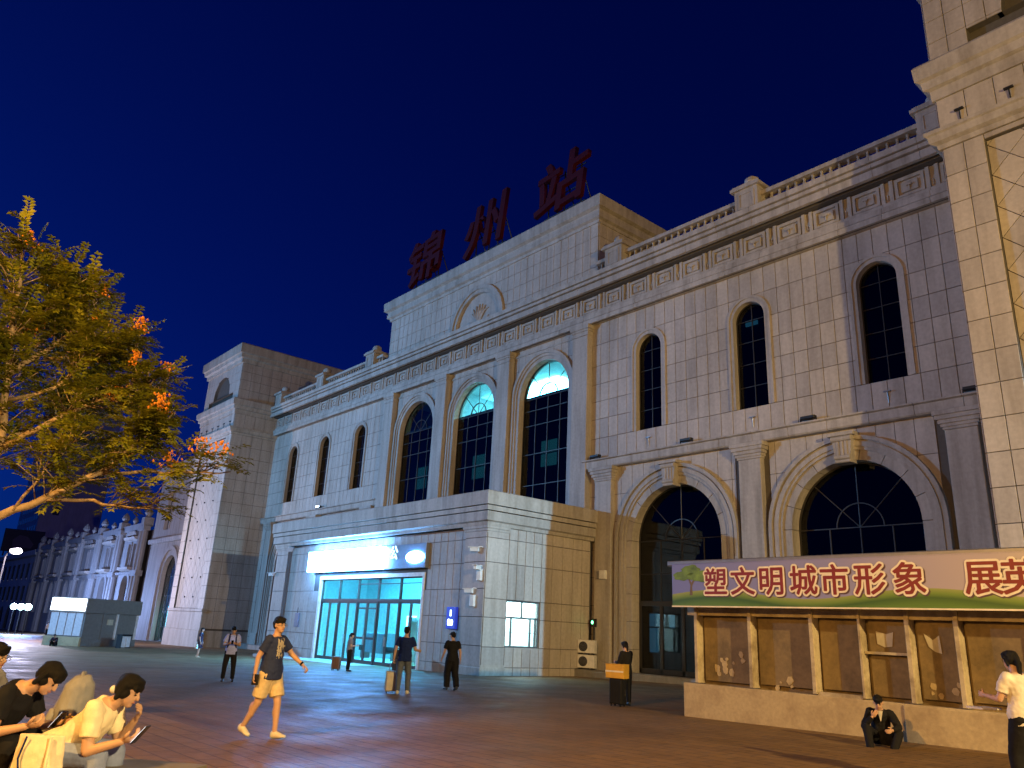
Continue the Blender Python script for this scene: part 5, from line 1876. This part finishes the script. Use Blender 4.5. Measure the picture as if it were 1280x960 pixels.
# --- woman in dark dress by the left tower
person('woman in dark dress standing at the foot of the left tower', (-45.51, 16.59, -0.26), R(-40), 1.56,
       dict(arm_r=((0.15, 0.1, -1), (0.05, 0.35, -1)), arm_l=((-0.15, 0.0, -1), (-0.05, 0.3, -1)), leg_r=((0.03, 0.08, -1), (0, -0.05, -1)), leg_l=((-0.03, -0.1, -1), (0, -0.2, -1))),
       dict(top='plum', skirt=-0.75, hem=-0.3, hair='long', voxel=0.016, top_name='dress', shoe='shoe_pale', face=False))
hb = thing('handbag', 'small white handbag carried by the woman at the left tower', 'handbag', (-45.30, 16.35, 0.22), R(-40))
MB().bbox(-0.11, 0.11, -0.05, 0.05, 0, 0.22, 0.02).build('pouch', 'white_cloth', hb)
MB().tube([(-0.09, 0, 0.2), (-0.05, 0, 0.36), (0.05, 0, 0.36), (0.09, 0, 0.2)], 0.01, 6).build('handle', 'white_cloth', hb)

# --- woman with suitcase before the doors
person('woman in grey top and black skirt with brown suitcase before the glass doors', (-31.69, 18.13, -0.05), R(-20), 1.58,
       dict(head_f=(0.3, 1, -0.2), arm_r=((0.15, 0.1, -1), (0.0, 0.8, 0.1)), arm_l=((-0.2, -0.2, -1), (-0.1, 0.1, -1)), leg_r=((0.03, 0.02, -1), (0, -0.05, -1)), leg_l=((-0.03, 0.1, -1), (0, -0.08, -1))),
       dict(top='grey_cloth', bottom='black', hair='pony', voxel=0.015, leg_loose=0.035, face=False))

# --- man in navy polo pulling a silver suitcase, seen from behind
r_, q = person('man in navy shirt and grey jeans seen from behind with a silver suitcase', (-19.15, 12.72, 0.14), R(48), 1.77,
               dict(spine=(0, 0.02, 1), arm_r=((0.30, 0.18, -1), (0.35, 1.0, -0.12)), arm_l=((-0.26, -0.10, -1), (-0.12, 0.05, -1)),
                    leg_r=((0.09, 0.16, -1), (0.02, -0.10, -1)), leg_l=((-0.05, -0.05, -1), (0.0, -0.14, -1)), palm_l=(1, 0, 0), curl=0.9),
               dict(top='navy', bottom='grey_denim', shoe='shoe_pale', voxel=0.011, wide=1.06, loose=0.026))

# --- man in black with cap walking off to the left
person('man in black clothes and peaked cap walking past the porch corner', (-20.40, 15.32, 0.12), R(75), 1.71,
       dict(spine=(0, 0.06, 1), head_f=(-0.1, 1, -0.05), arm_r=((0.2, -0.25, -1), (0.1, 0.1, -1)), arm_l=((-0.2, 0.25, -1), (-0.1, 0.6, -1)),
            leg_r=((0.03, -0.12, -1), (0, -0.40, -0.9)), leg_l=((-0.03, 0.25, -1), (0, -0.02, -1)), foot_r=(0, 1, -0.2)),
       dict(top='black', bottom='black', hair='cap', hair_mat='black', leg_loose=0.045, voxel=0.012, loose=0.028, wide=1.05))

# --- woman with pony tail behind the trolley
person('woman with long black hair in dark jacket standing behind stacked luggage', (-14.52, 16.72, 0.21), R(85), 1.60,
       dict(head_f=(0.1, 1, -0.3), arm_r=((0.12, 0.25, -1), (-0.3, 0.9, 0.0)), arm_l=((-0.15, 0.25, -1), (0.3, 0.9, 0.05)), leg_r=((0.03, 0.02, -1), (0, -0.05, -1)), leg_l=((-0.03, 0.05, -1), (0, -0.05, -1))),
       dict(top='black', sleeve='long', bottom='black', hair='pony', voxel=0.013, top_name='jacket'))

# --- man in dark suit sitting on the ground by the kiosk, hand to his face
SG = 0.32
r_, q = person('man in dark suit sitting on the ground against the kiosk, hand on his face', (-6.92, 14.85, SG + 0.11), R(-155), 1.68,
               dict(spine=(0.02, 0.30, 1), head_f=(0.05, 1, -0.55), slouch=0.05,
                    arm_r=((0.35, 0.35, -0.85), (-0.62, 0.35, 0.72)), arm_l=((-0.40, 0.45, -0.75), (0.45, 0.8, -0.15)),
                    leg_r=((0.34, 0.78, 0.42), (-0.10, 0.42, -0.80)), leg_l=((-0.40, 0.80, 0.30), (0.30, 0.35, -0.75)), palm_r=(-0.2, -1, 0.2)),
               dict(top='black', sleeve='long', bottom='black', voxel=0.011, top_name='jacket', hem=-0.12), seat=True)
v_ = MB()
c = q['neck']
v_.prism([(-0.045, 0.0), (0.0, -0.20), (0.045, 0.0)], -0.004, 0.004)
v_.v = [tuple(q['T'](V((x + 0.0, 0.118 + c.y + 0.30 * z + y, c.z - 0.015 + z * 0.95)))) for x, y, z in v_.v]
v_.build('shirt_front', 'white_cloth', r_)

# --- person leaving the frame at right
person('person in white top and dark trousers passing at the right edge with a pale folder', (-3.42, 11.0, 0.37), R(62), 1.62,
       dict(spine=(0, 0.08, 1), head_f=(0.1, 1, -0.25), arm_r=((0.2, 0.2, -1), (0.0, 0.9, 0.1)), arm_l=((-0.2, 0.3, -1), (0.05, 0.95, 0.12)),
            leg_r=((0.03, -0.1, -1), (0, -0.3, -1)), leg_l=((-0.03, 0.25, -1), (0, 0, -1))),
       dict(top='white_cloth', bottom='black', hair='pony', voxel=0.011, loose=0.03, leg_loose=0.03))
fo = thing('folder', 'pale flat folder held out by the person at the right edge', 'folder', (-3.92, 11.28, 1.30), R(62))
MB().bbox(-0.17, 0.12, -0.12, 0.14, -0.012, 0.012, 0.003).build('cover', 'white_cloth', fo)

# --- figure crouching by the far kiosk
person('small dark figure crouching beside the far lit kiosk', (-63.9, 13.2, -0.40), R(-120), 1.6,
       dict(spine=(0, 0.5, 1), head_f=(0, 1, -0.5), arm_r=((0.2, 0.6, -0.8), (-0.2, 0.9, 0)), arm_l=((-0.2, 0.6, -0.8), (0.2, 0.9, 0)),
            leg_r=((0.15, 0.8, 0.4), (0, 0.1, -1)), leg_l=((-0.15, 0.8, 0.4), (0, 0.1, -1))),
       dict(top='plum', sleeve='long', bottom='black', voxel=0.018, face=False), seat=True)
person('tiny far figure in pale top before the left background terrace', (-112.0, 22.0, -1.26), R(100), 1.65,
       dict(arm_r=((0.15, 0.1, -1), (0.0, 0.5, -0.8)), arm_l=((-0.2, -0.2, -1), (-0.1, 0.1, -1)), leg_r=((0.03, 0.2, -1), (0, -0.05, -1)), leg_l=((-0.03, -0.1, -1), (0, -0.2, -1))),
       dict(top='white_cloth', bottom='black', voxel=0.02, face=False))

# --- the three seated at the lower left
SEAT = 0.83
r_, q = person('woman in cream T-shirt bent forward over her phone, nearest of the seated three', (-6.93, 1.55, 0.94), R(-40), 1.66,
               dict(spine=(0.0, 0.76, 0.66), slouch=-0.05, head_f=(0.04, 1, -0.42), head_u=(0, 0.42, 1), head_off=(0, 0.03, -0.035),
                    arm_r=((0.10, 0.10, -0.99), (-0.10, 0.90, 0.28)), arm_l=((-0.12, 0.25, -0.95), (0.38, 0.55, 0.75)),
                    leg_r=((0.10, 0.99, -0.02), (0.02, -0.05, -1)), leg_l=((-0.14, 0.98, -0.02), (-0.02, 0.10, -1)),
                    palm_r=(-0.5, 0.1, 1), palm_l=(0.4, -0.6, 0.2), curl=0.7),
               dict(top='cream_cloth', bottom='pale_denim', hair='fringe', shoe='shoe_pale', voxel=0.0085, loose=0.016, hem=-0.08, fold=0.012), seat=True)
wq = q['T'](q['wr'][1])
phone(wq + V((-0.02, 0.12, 0.05)), (0, 0.75, -0.6), 'glowing phone in the hand of the woman in cream', r_.location, R(-40))
hb = MB()
hcw = q['T'](q['hc'] - q['hf'] * 0.10 - q['hu'] * 0.03)
hb.ellipsoid(hcw + V((0.03, 0, 0)), 0.03, 0.028, 0.03)
hb.build('hair_tie', 'white_cloth', r_)
r_, q = person('man in black T-shirt with hair over his face, seated left of woman in cream', (-7.66, 1.12, 0.96), R(-42), 1.72,
               dict(spine=(0.0, 0.70, 0.72), slouch=-0.05, head_f=(0.05, 0.9, -0.75), head_u=(0, 0.6, 0.9), head_off=(0, 0.05, -0.03),
                    arm_r=((0.20, -0.02, -1), (-0.15, 0.95, 0.22)), arm_l=((-0.15, 0.3, -0.95), (0.2, 0.95, 0.15)),
                    leg_r=((0.10, 0.99, -0.02), (0.02, -0.05, -1)), leg_l=((-0.14, 0.98, -0.02), (-0.02, 0.10, -1)), palm_r=(-0.5, 0.1, 1), curl=0.8),
               dict(top='black', bottom='black', hair='fringe', voxel=0.0085, loose=0.02, hem=-0.08), seat=True)
wq = q['T']((q['wr'][1] + q['wr'][-1]) / 2)
phone(wq + V((0.02, 0.10, 0.04)), (0, 0.8, -0.6), 'phone held low by the man in the black T-shirt', r_.location, R(-42))
person('person in profile at the left frame edge, only head and shoulder in view', (-9.04, 1.22, 0.86), R(-50), 1.70,
       dict(spine=(0.0, 0.35, 0.94), head_f=(0.05, 1, -0.25), head_u=(0, 0.2, 1),
            arm_r=((0.15, 0.3, -0.95), (-0.1, 0.95, 0.1)), arm_l=((-0.15, 0.3, -0.95), (0.2, 0.95, 0.15)),
            leg_r=((0.10, 0.99, -0.02), (0.02, -0.05, -1)), leg_l=((-0.14, 0.98, -0.02), (-0.02, 0.10, -1))),
       dict(top='grey_cloth', bottom='black', voxel=0.011, glasses=True), seat=True)

# stone bench they sit on
M['bench_stone'] = stone('bench_granite', (0.20, 0.18, 0.16), 0.05, 0.3)
bn = thing('stone_bench', 'long low stone bench under the seated people, lower left', 'bench', (-8.1, 0.93, 0.31), R(40))
for k in range(4):
    MB().bbox(-1.5 + k * 0.95, -0.57 + k * 0.95, -0.24, 0.24, 0.42, 0.52, 0.012).build('seat_slab', 'bench_stone', bn)
for x in (-1.3, 0.1, 1.5, 2.1):
    MB().bbox(x - 0.14, x + 0.14, -0.18, 0.18, -0.05, 0.42, 0.01).build('support', 'bench_stone', bn)

# ================================================================== LUGGAGE AND BAGS
M['silver'] = simple('silver_shell', (0.62, 0.56, 0.48), 0.3, 0.3)
M['brown_shell'] = simple('brown_shell', (0.20, 0.11, 0.08), 0.35)
M['yellow_box'] = simple('yellow_carton', (0.55, 0.30, 0.03), 0.6)


def suitcase(loc, rotz, w, d, h, mat, label, tall=0.42):
    t = thing('suitcase', label, 'suitcase', loc, rotz, 'suitcases')
    b = MB().bbox(-w / 2, w / 2, -d / 2, d / 2, 0.06, 0.06 + h, 0.03)
    b.build('shell', mat, t)
    for k in range(4):
        x = -w / 2 + w * (k + 0.5) / 4
        MB().box(x - 0.012, x + 0.012, -d / 2 - 0.008, -d / 2 + 0.002, 0.10, h).build('rib', mat, t)
    MB().box(-w / 2 - 0.004, w / 2 + 0.004, -0.008, 0.008, 0.058, 0.064 + h).build('zip', 'phone', t)
    for sx in (-1, 1):
        for sy in (-1, 1):
            MB().tube([(sx * (w / 2 - 0.05) - 0.012, sy * (d / 2 - 0.04), 0.03), (sx * (w / 2 - 0.05) + 0.012, sy * (d / 2 - 0.04), 0.03)], 0.03, 10).build('wheel', 'phone', t)
    if tall:
        MB().tube([(-w * 0.25, d * 0.3, h), (-w * 0.25, d * 0.3, h + tall), (w * 0.25, d * 0.3, h + tall), (w * 0.25, d * 0.3, h)], 0.01, 6).build('pull_handle', 'metal_grey', t)
    MB().tube([(w / 2, 0, h * 0.40), (w / 2 + 0.03, 0, h * 0.45), (w / 2 + 0.03, 0, h * 0.65), (w / 2, 0, h * 0.70)], 0.012, 6).build('side_handle', 'phone', t)
    return t


suitcase((-19.52, 12.62, 0.135), R(60), 0.38, 0.25, 0.52, 'silver', 'silver hard-shell suitcase beside the man in navy shirt', 0.36)
suitcase((-32.25, 17.85, -0.06), R(40), 0.36, 0.24, 0.52, 'brown_shell', 'brown suitcase beside the woman before the doors', 0.35)
suitcase((-14.47, 16.33, 0.21), R(15), 0.36, 0.30, 0.62, 'black', 'upright black suitcase under a yellow box', 0.0)
yb = thing('yellow_box', 'yellow carton resting on the upright black suitcase', 'box', (-14.49, 16.33, 0.895), R(15))
MB().bbox(-0.26, 0.26, -0.17, 0.17, 0, 0.34, 0.01).build('carton', 'yellow_box', yb)
MB().box(-0.262, 0.262, -0.172, -0.169, 0.15, 0.19).build('tape', 'cream', yb)
MB().bbox(-0.262, 0.262, -0.175, 0.175, 0.335, 0.352, 0.004).build('lid', 'yellow_box', yb)

M['pack_grey'] = cloth('grey_nylon', (0.24, 0.24, 0.26))
bp = thing('backpack', 'large grey-beige backpack standing on the bench between the seated pair', 'backpack', (-7.80, 1.86, 0.80), R(-30))
bp.scale = (0.98, 0.98, 1.22)
b = MB()
loft(b, [(V((0, 0, 0.0)), V((1, 0, 0)), V((0, 1, 0)), 0.15, 0.12), (V((0, 0, 0.08)), V((1, 0, 0)), V((0, 1, 0)), 0.19, 0.15), (V((0, 0, 0.28)), V((1, 0, 0)), V((0, 1, 0)), 0.19, 0.15), (V((0.0, 0.02, 0.42)), V((1, 0, 0)), V((0, 1, 0)), 0.16, 0.12), (V((0.0, 0.03, 0.49)), V((1, 0, 0)), V((0, 1, 0)), 0.08, 0.06)])
place('sack', fuse(b, 0.012, 3, 0.012, 2), 'pack_grey', bp)
b = MB()
loft(b, [(V((0.02, -0.13, 0.04)), V((1, 0, 0)), V((0, 1, 0)), 0.13, 0.06), (V((0.02, -0.14, 0.16)), V((1, 0, 0)), V((0, 1, 0)), 0.14, 0.08), (V((0.02, -0.12, 0.27)), V((1, 0, 0)), V((0, 1, 0)), 0.10, 0.05)])
place('front_pocket', fuse(b, 0.012, 2, 0.006, 4), 'pack_grey', bp)
MB().tube([(-0.16, -0.06, 0.42), (-0.20, -0.10, 0.26), (-0.18, -0.10, 0.06)], 0.018, 8).build('strap', 'phone', bp)
MB().tube([(-0.04, 0.03, 0.46), (-0.03, 0.03, 0.505), (0.04, 0.03, 0.505), (0.05, 0.03, 0.46)], 0.010, 6).build('grab_loop', 'pack_grey', bp)
# tote bags beside the woman
M['tote'] = cloth('cream_canvas', (0.76, 0.66, 0.48))
tb = thing('tote_bag', 'large cream canvas tote bag on the bench behind the woman in cream', 'bag', (-6.62, 1.42, 0.78), R(-42))
b = MB()
loft(b, [(V((0, 0, 0)), V((0, 1, 0)), V((1, 0, 0)), 0.15, 0.06), (V((0, 0, 0.04)), V((0, 1, 0)), V((1, 0, 0)), 0.18, 0.08), (V((0, 0, 0.2)), V((0, 1, 0)), V((1, 0, 0)), 0.175, 0.06), (V((0, 0, 0.30)), V((0, 1, 0)), V((1, 0, 0)), 0.165, 0.028)], 24)
place('sack', fuse(b, 0.009, 2, 0.008, 6), 'tote', tb)
MB().tube([(0.055, -0.08, 0.29), (0.075, -0.10, 0.15), (0.09, -0.06, 0.03)], 0.007, 6).build('cord', 'navy', tb)
MB().tube([(0.05, 0.09, 0.29), (0.09, 0.11, 0.12), (0.10, 0.12, 0.0)], 0.012, 6).build('strap', 'tote', tb)
yl = thing('yellow_bag', 'small yellow soft bag half hidden behind the woman in cream', 'bag', (-7.16, 1.70, 0.83), R(-40))
b = MB()
loft(b, [(V((0, 0, 0)), V((0, 1, 0)), V((1, 0, 0)), 0.11, 0.08), (V((0, 0, 0.12)), V((0, 1, 0)), V((1, 0, 0)), 0.13, 0.09), (V((0, 0, 0.24)), V((0, 1, 0)), V((1, 0, 0)), 0.10, 0.05)])
M['mustard'] = cloth('mustard_cloth', (0.55, 0.36, 0.08))
place('sack', fuse(b, 0.01, 2, 0.01, 7), 'mustard', yl)
MB().tube([(0, -0.06, 0.23), (0, -0.03, 0.30), (0, 0.03, 0.30), (0, 0.06, 0.23)], 0.01, 6).build('handle', 'mustard', yl)
# ================================================================== FLOWERING TREE (left foreground)
def leaf_material():
    m, nt, b = new_mat('pinnate_leaf')
    geo = nt.nodes.new('ShaderNodeNewGeometry')
    n = noise_tex(nt, geo.outputs['Position'], 2.2, 4)
    c = ramp(nt, n, ((0.30, (0.10, 0.115, 0.008)), (0.55, (0.23, 0.235, 0.014)), (0.75, (0.40, 0.35, 0.02))))
    nt.links.new(c, b.inputs['Base Color'])
    b.inputs['Roughness'].default_value = 0.55
    tr = nt.nodes.new('ShaderNodeBsdfTranslucent')
    nt.links.new(c, tr.inputs[0])
    mx = nt.nodes.new('ShaderNodeMixShader')
    mx.inputs[0].default_value = 0.35
    nt.links.new(b.outputs[0], mx.inputs[1])
    nt.links.new(tr.outputs[0], mx.inputs[2])
    nt.links.new(mx.outputs[0], nt.nodes['Material Output'].inputs[0])
    return m


M['leaf'] = leaf_material()
M['bark'] = simple('pale_bark', (0.30, 0.22, 0.15), 0.85, vary=0.3, nscale=12, bumpy=0.6)
M['blossom'] = simple('orange_blossom', (0.62, 0.22, 0.02), 0.7, vary=0.3, nscale=25)
rnd = random.Random(21)
TB = V((-13.75, 0.95, ground_z(-13.75)))
tree = thing('flowering_tree', 'leafy tree with orange flower clusters reaching in from the left edge', 'tree', TB)
limbs = [   # polylines with start and end radius, twigs per metre
    ([(-13.75, 0.95, 0.15), (-13.6, 1.05, 1.4), (-13.43, 1.22, 2.55)], 0.15, 0.12, 0),
    ([(-13.43, 1.22, 2.55), (-12.84, 1.62, 3.10), (-12.54, 2.10, 3.42), (-12.17, 2.67, 3.83), (-11.80, 3.00, 4.36), (-11.55, 3.30, 4.75)], 0.075, 0.016, 8),
    ([(-12.60, 2.00, 3.38), (-12.20, 2.60, 3.40), (-11.95, 3.00, 3.34), (-11.72, 3.28, 3.40)], 0.030, 0.010, 4),
    ([(-12.17, 2.67, 3.83), (-11.70, 3.20, 3.86), (-11.28, 3.60, 3.88), (-11.00, 4.05, 3.93)], 0.030, 0.008, 6),
    ([(-12.05, 2.80, 4.00), (-11.9, 3.05, 4.2), (-11.75, 3.3, 4.4)], 0.026, 0.010, 9),
    ([(-13.43, 1.22, 2.55), (-13.30, 1.42, 3.40), (-13.24, 1.47, 4.12), (-13.04, 1.33, 5.14), (-12.77, 1.17, 6.16), (-12.56, 1.04, 6.95)], 0.095, 0.018, 10),
    ([(-13.24, 1.47, 4.12), (-12.80, 1.80, 4.40), (-12.57, 2.10, 4.62), (-12.45, 2.55, 5.0), (-12.25, 2.9, 5.12), (-12.1, 3.2, 5.12)], 0.050, 0.014, 13),
    ([(-13.04, 1.33, 5.14), (-13.0, 1.75, 5.7), (-12.95, 2.05, 6.10), (-13.0, 2.10, 6.55)], 0.045, 0.014, 14),
    ([(-12.98, 1.7, 5.5), (-12.8, 2.2, 5.6), (-12.66, 2.60, 5.72), (-12.45, 2.85, 5.70)], 0.036, 0.012, 14),
    ([(-13.12, 1.4, 4.8), (-12.75, 1.9, 5.05), (-12.55, 2.2, 5.45), (-12.45, 2.4, 5.8)], 0.036, 0.012, 14),
    ([(-12.9, 1.25, 5.7), (-12.95, 1.65, 6.3), (-13.0, 1.75, 6.7)], 0.03, 0.012, 14),
    ([(-13.24, 1.47, 4.12), (-13.7, 1.9, 4.7), (-13.9, 2.4, 5.1), (-14.0, 2.9, 5.3)], 0.05, 0.012, 11),
    ([(-13.04, 1.33, 5.14), (-13.6, 1.6, 5.8), (-13.9, 1.9, 6.3)], 0.04, 0.012, 11),
    ([(-13.43, 1.22, 2.75), (-13.8, 0.6, 3.7), (-14.0, 0.2, 4.8), (-13.8, 0.1, 5.9)], 0.08, 0.016, 9),
    ([(-13.9, 0.4, 4.2), (-14.7, 0.1, 4.7), (-15.2, -0.2, 5.0)], 0.05, 0.012, 8),
    ([(-13.24, 1.47, 4.12), (-13.0, 1.0, 4.9), (-12.7, 0.6, 5.5)], 0.045, 0.012, 10),
    ([(-12.7, 1.75, 3.2), (-12.5, 2.0, 3.8), (-12.35, 2.25, 4.25)], 0.024, 0.008, 11),
    ([(-12.45, 2.55, 5.0), (-12.1, 3.0, 4.7), (-11.95, 3.35, 4.5)], 0.022, 0.008, 13),
    ([(-12.2, 3.0, 5.18), (-12.1, 3.2, 5.5), (-12.05, 3.3, 5.65)], 0.02, 0.008, 12),
]
wood = MB()
leafs = MB()
tips = []


def leaf(base, d, ln):
    """pinnate leaf: paired pointed leaflets along a drooping stalk"""
    d = d.normalized()
    side = d.cross(V((0, 0, 1)))
    side = side.normalized() if side.length > 0.1 else V((1, 0, 0))
    n = rnd.choice((5, 6, 7))
    p = base.copy()
    for k in range(n):
        d = (d + V((0, 0, -0.07))).normalized()
        p = p + d * (ln / n)
        for s in (-1, 1):
            ld = (d * 0.55 + side * s + V((0, 0, rnd.uniform(-0.35, 0.1)))).normalized()
            L_ = rnd.uniform(0.055, 0.12) * (1.0 - 0.25 * abs(k / n - 0.45))
            wv = d * (L_ * 0.30)
            up_ = V((0, 0, 0.10 * L_))
            q0, q1 = p, p + ld * L_
            m0, m1 = p + ld * (L_ * 0.42) + wv + up_, p + ld * (L_ * 0.42) - wv + up_
            leafs.add([q0, m0, q1, m1], [(0, 1, 2), (0, 2, 3)])
    L_ = 0.075
    leafs.add([p, p + d * L_ * 0.45 + side * 0.02, p + d * L_, p + d * L_ * 0.45 - side * 0.02], [(0, 1, 2), (0, 2, 3)])


for pts, r0, r1, dens in limbs:
    P = [V(q_) - TB for q_ in pts]
    # resample with a little wander
    fine = []
    for a_, b_ in zip(P, P[1:]):
        for t_ in (0, 0.34, 0.67):
            w_ = a_.lerp(b_, t_)
            if dens:
                w_ += V((rnd.uniform(-1, 1), rnd.uniform(-1, 1), rnd.uniform(-1, 1))) * 0.025
            fine.append(w_)
    fine[0] = P[0]
    fine.append(P[-1])
    wood.tube(fine, [r0 + (r1 - r0) * k_ / (len(fine) - 1) for k_ in range(len(fine))], 8)
    if not dens:
        continue
    length = sum((b_ - a_).length for a_, b_ in zip(fine, fine[1:]))
    for k_ in range(int(length * dens * 2.3) + 3):
        t_ = rnd.uniform(0.28, 1.0) ** 0.8
        i_ = min(int(t_ * (len(fine) - 1)), len(fine) - 2)
        o_ = fine[i_].lerp(fine[i_ + 1], rnd.random())
        ax = (fine[i_ + 1] - fine[i_]).normalized()
        d_ = (ax * rnd.uniform(0.2, 0.9) + V((rnd.uniform(-1, 1), rnd.uniform(-1, 1), rnd.uniform(-0.45, 0.9)))).normalized()
        L_ = rnd.uniform(0.22, 0.55)
        mid = o_ + d_ * L_ * 0.5 + V((0, 0, 0.02))
        end = o_ + d_ * L_ + V((0, 0, 0.05))
        w_end = end + TB
        if w_end.y > (3.30 if w_end.z > 4.25 else 4.0) or (w_end.z > 6.2 and w_end.y > 2.3) or (w_end.z > 5.5 and w_end.y > 2.9):
            continue
        wood.tube([o_, mid, end], [0.009, 0.007, 0.004], 5)
        for q_ in range(rnd.choice((3, 4, 5))):
            b_ = mid.lerp(end, rnd.random())
            leaf(b_, d_ * 0.6 + V((rnd.uniform(-1, 1), rnd.uniform(-1, 1), rnd.uniform(-0.35, 0.35))), rnd.uniform(0.22, 0.36))
        leaf(end, d_ + V((0, 0, -0.1)), rnd.uniform(0.26, 0.36))
        tips.append((end, d_))
wood.build('trunk', 'bark', tree, smooth=True)
leafs.build('crown', 'leaf', tree)
# flower panicles at the outer, upper tips
chosen = []
for end, d_ in sorted(tips, key=lambda e: -(e[0].z * 0.5 + e[0].y * 0.7 + rnd.uniform(0, 2.2))):
    if len(chosen) < 26 and all((end - c_).length > 0.42 for c_ in chosen) and end.z > 3.4:
        chosen.append(end)
for end in chosen:
    fl = MB()
    n_ = rnd.randint(30, 60)
    sp_ = rnd.uniform(0.07, 0.13)
    for q_ in range(n_):
        h_ = rnd.random()
        c_ = V((rnd.gauss(0, sp_ * (1 - 0.6 * h_)), rnd.gauss(0, sp_ * (1 - 0.6 * h_)), 0.24 * h_))
        s_ = rnd.uniform(0.012, 0.026)
        fl.add([c_ + V((s_, 0, 0)), c_ + V((0, s_, 0)), c_ - V((s_, 0, 0)), c_ - V((0, s_, 0)), c_ + V((0, 0, s_ * 1.3)), c_ - V((0, 0, s_ * 1.3))],
               [(0, 1, 4), (1, 2, 4), (2, 3, 4), (3, 0, 4), (1, 0, 5), (2, 1, 5), (3, 2, 5), (0, 3, 5)])
    o_ = fl.build('flower_cluster', 'blossom', tree, end)
    o_['kind'] = 'stuff'
bpy.data.scenes.remove(workshop)
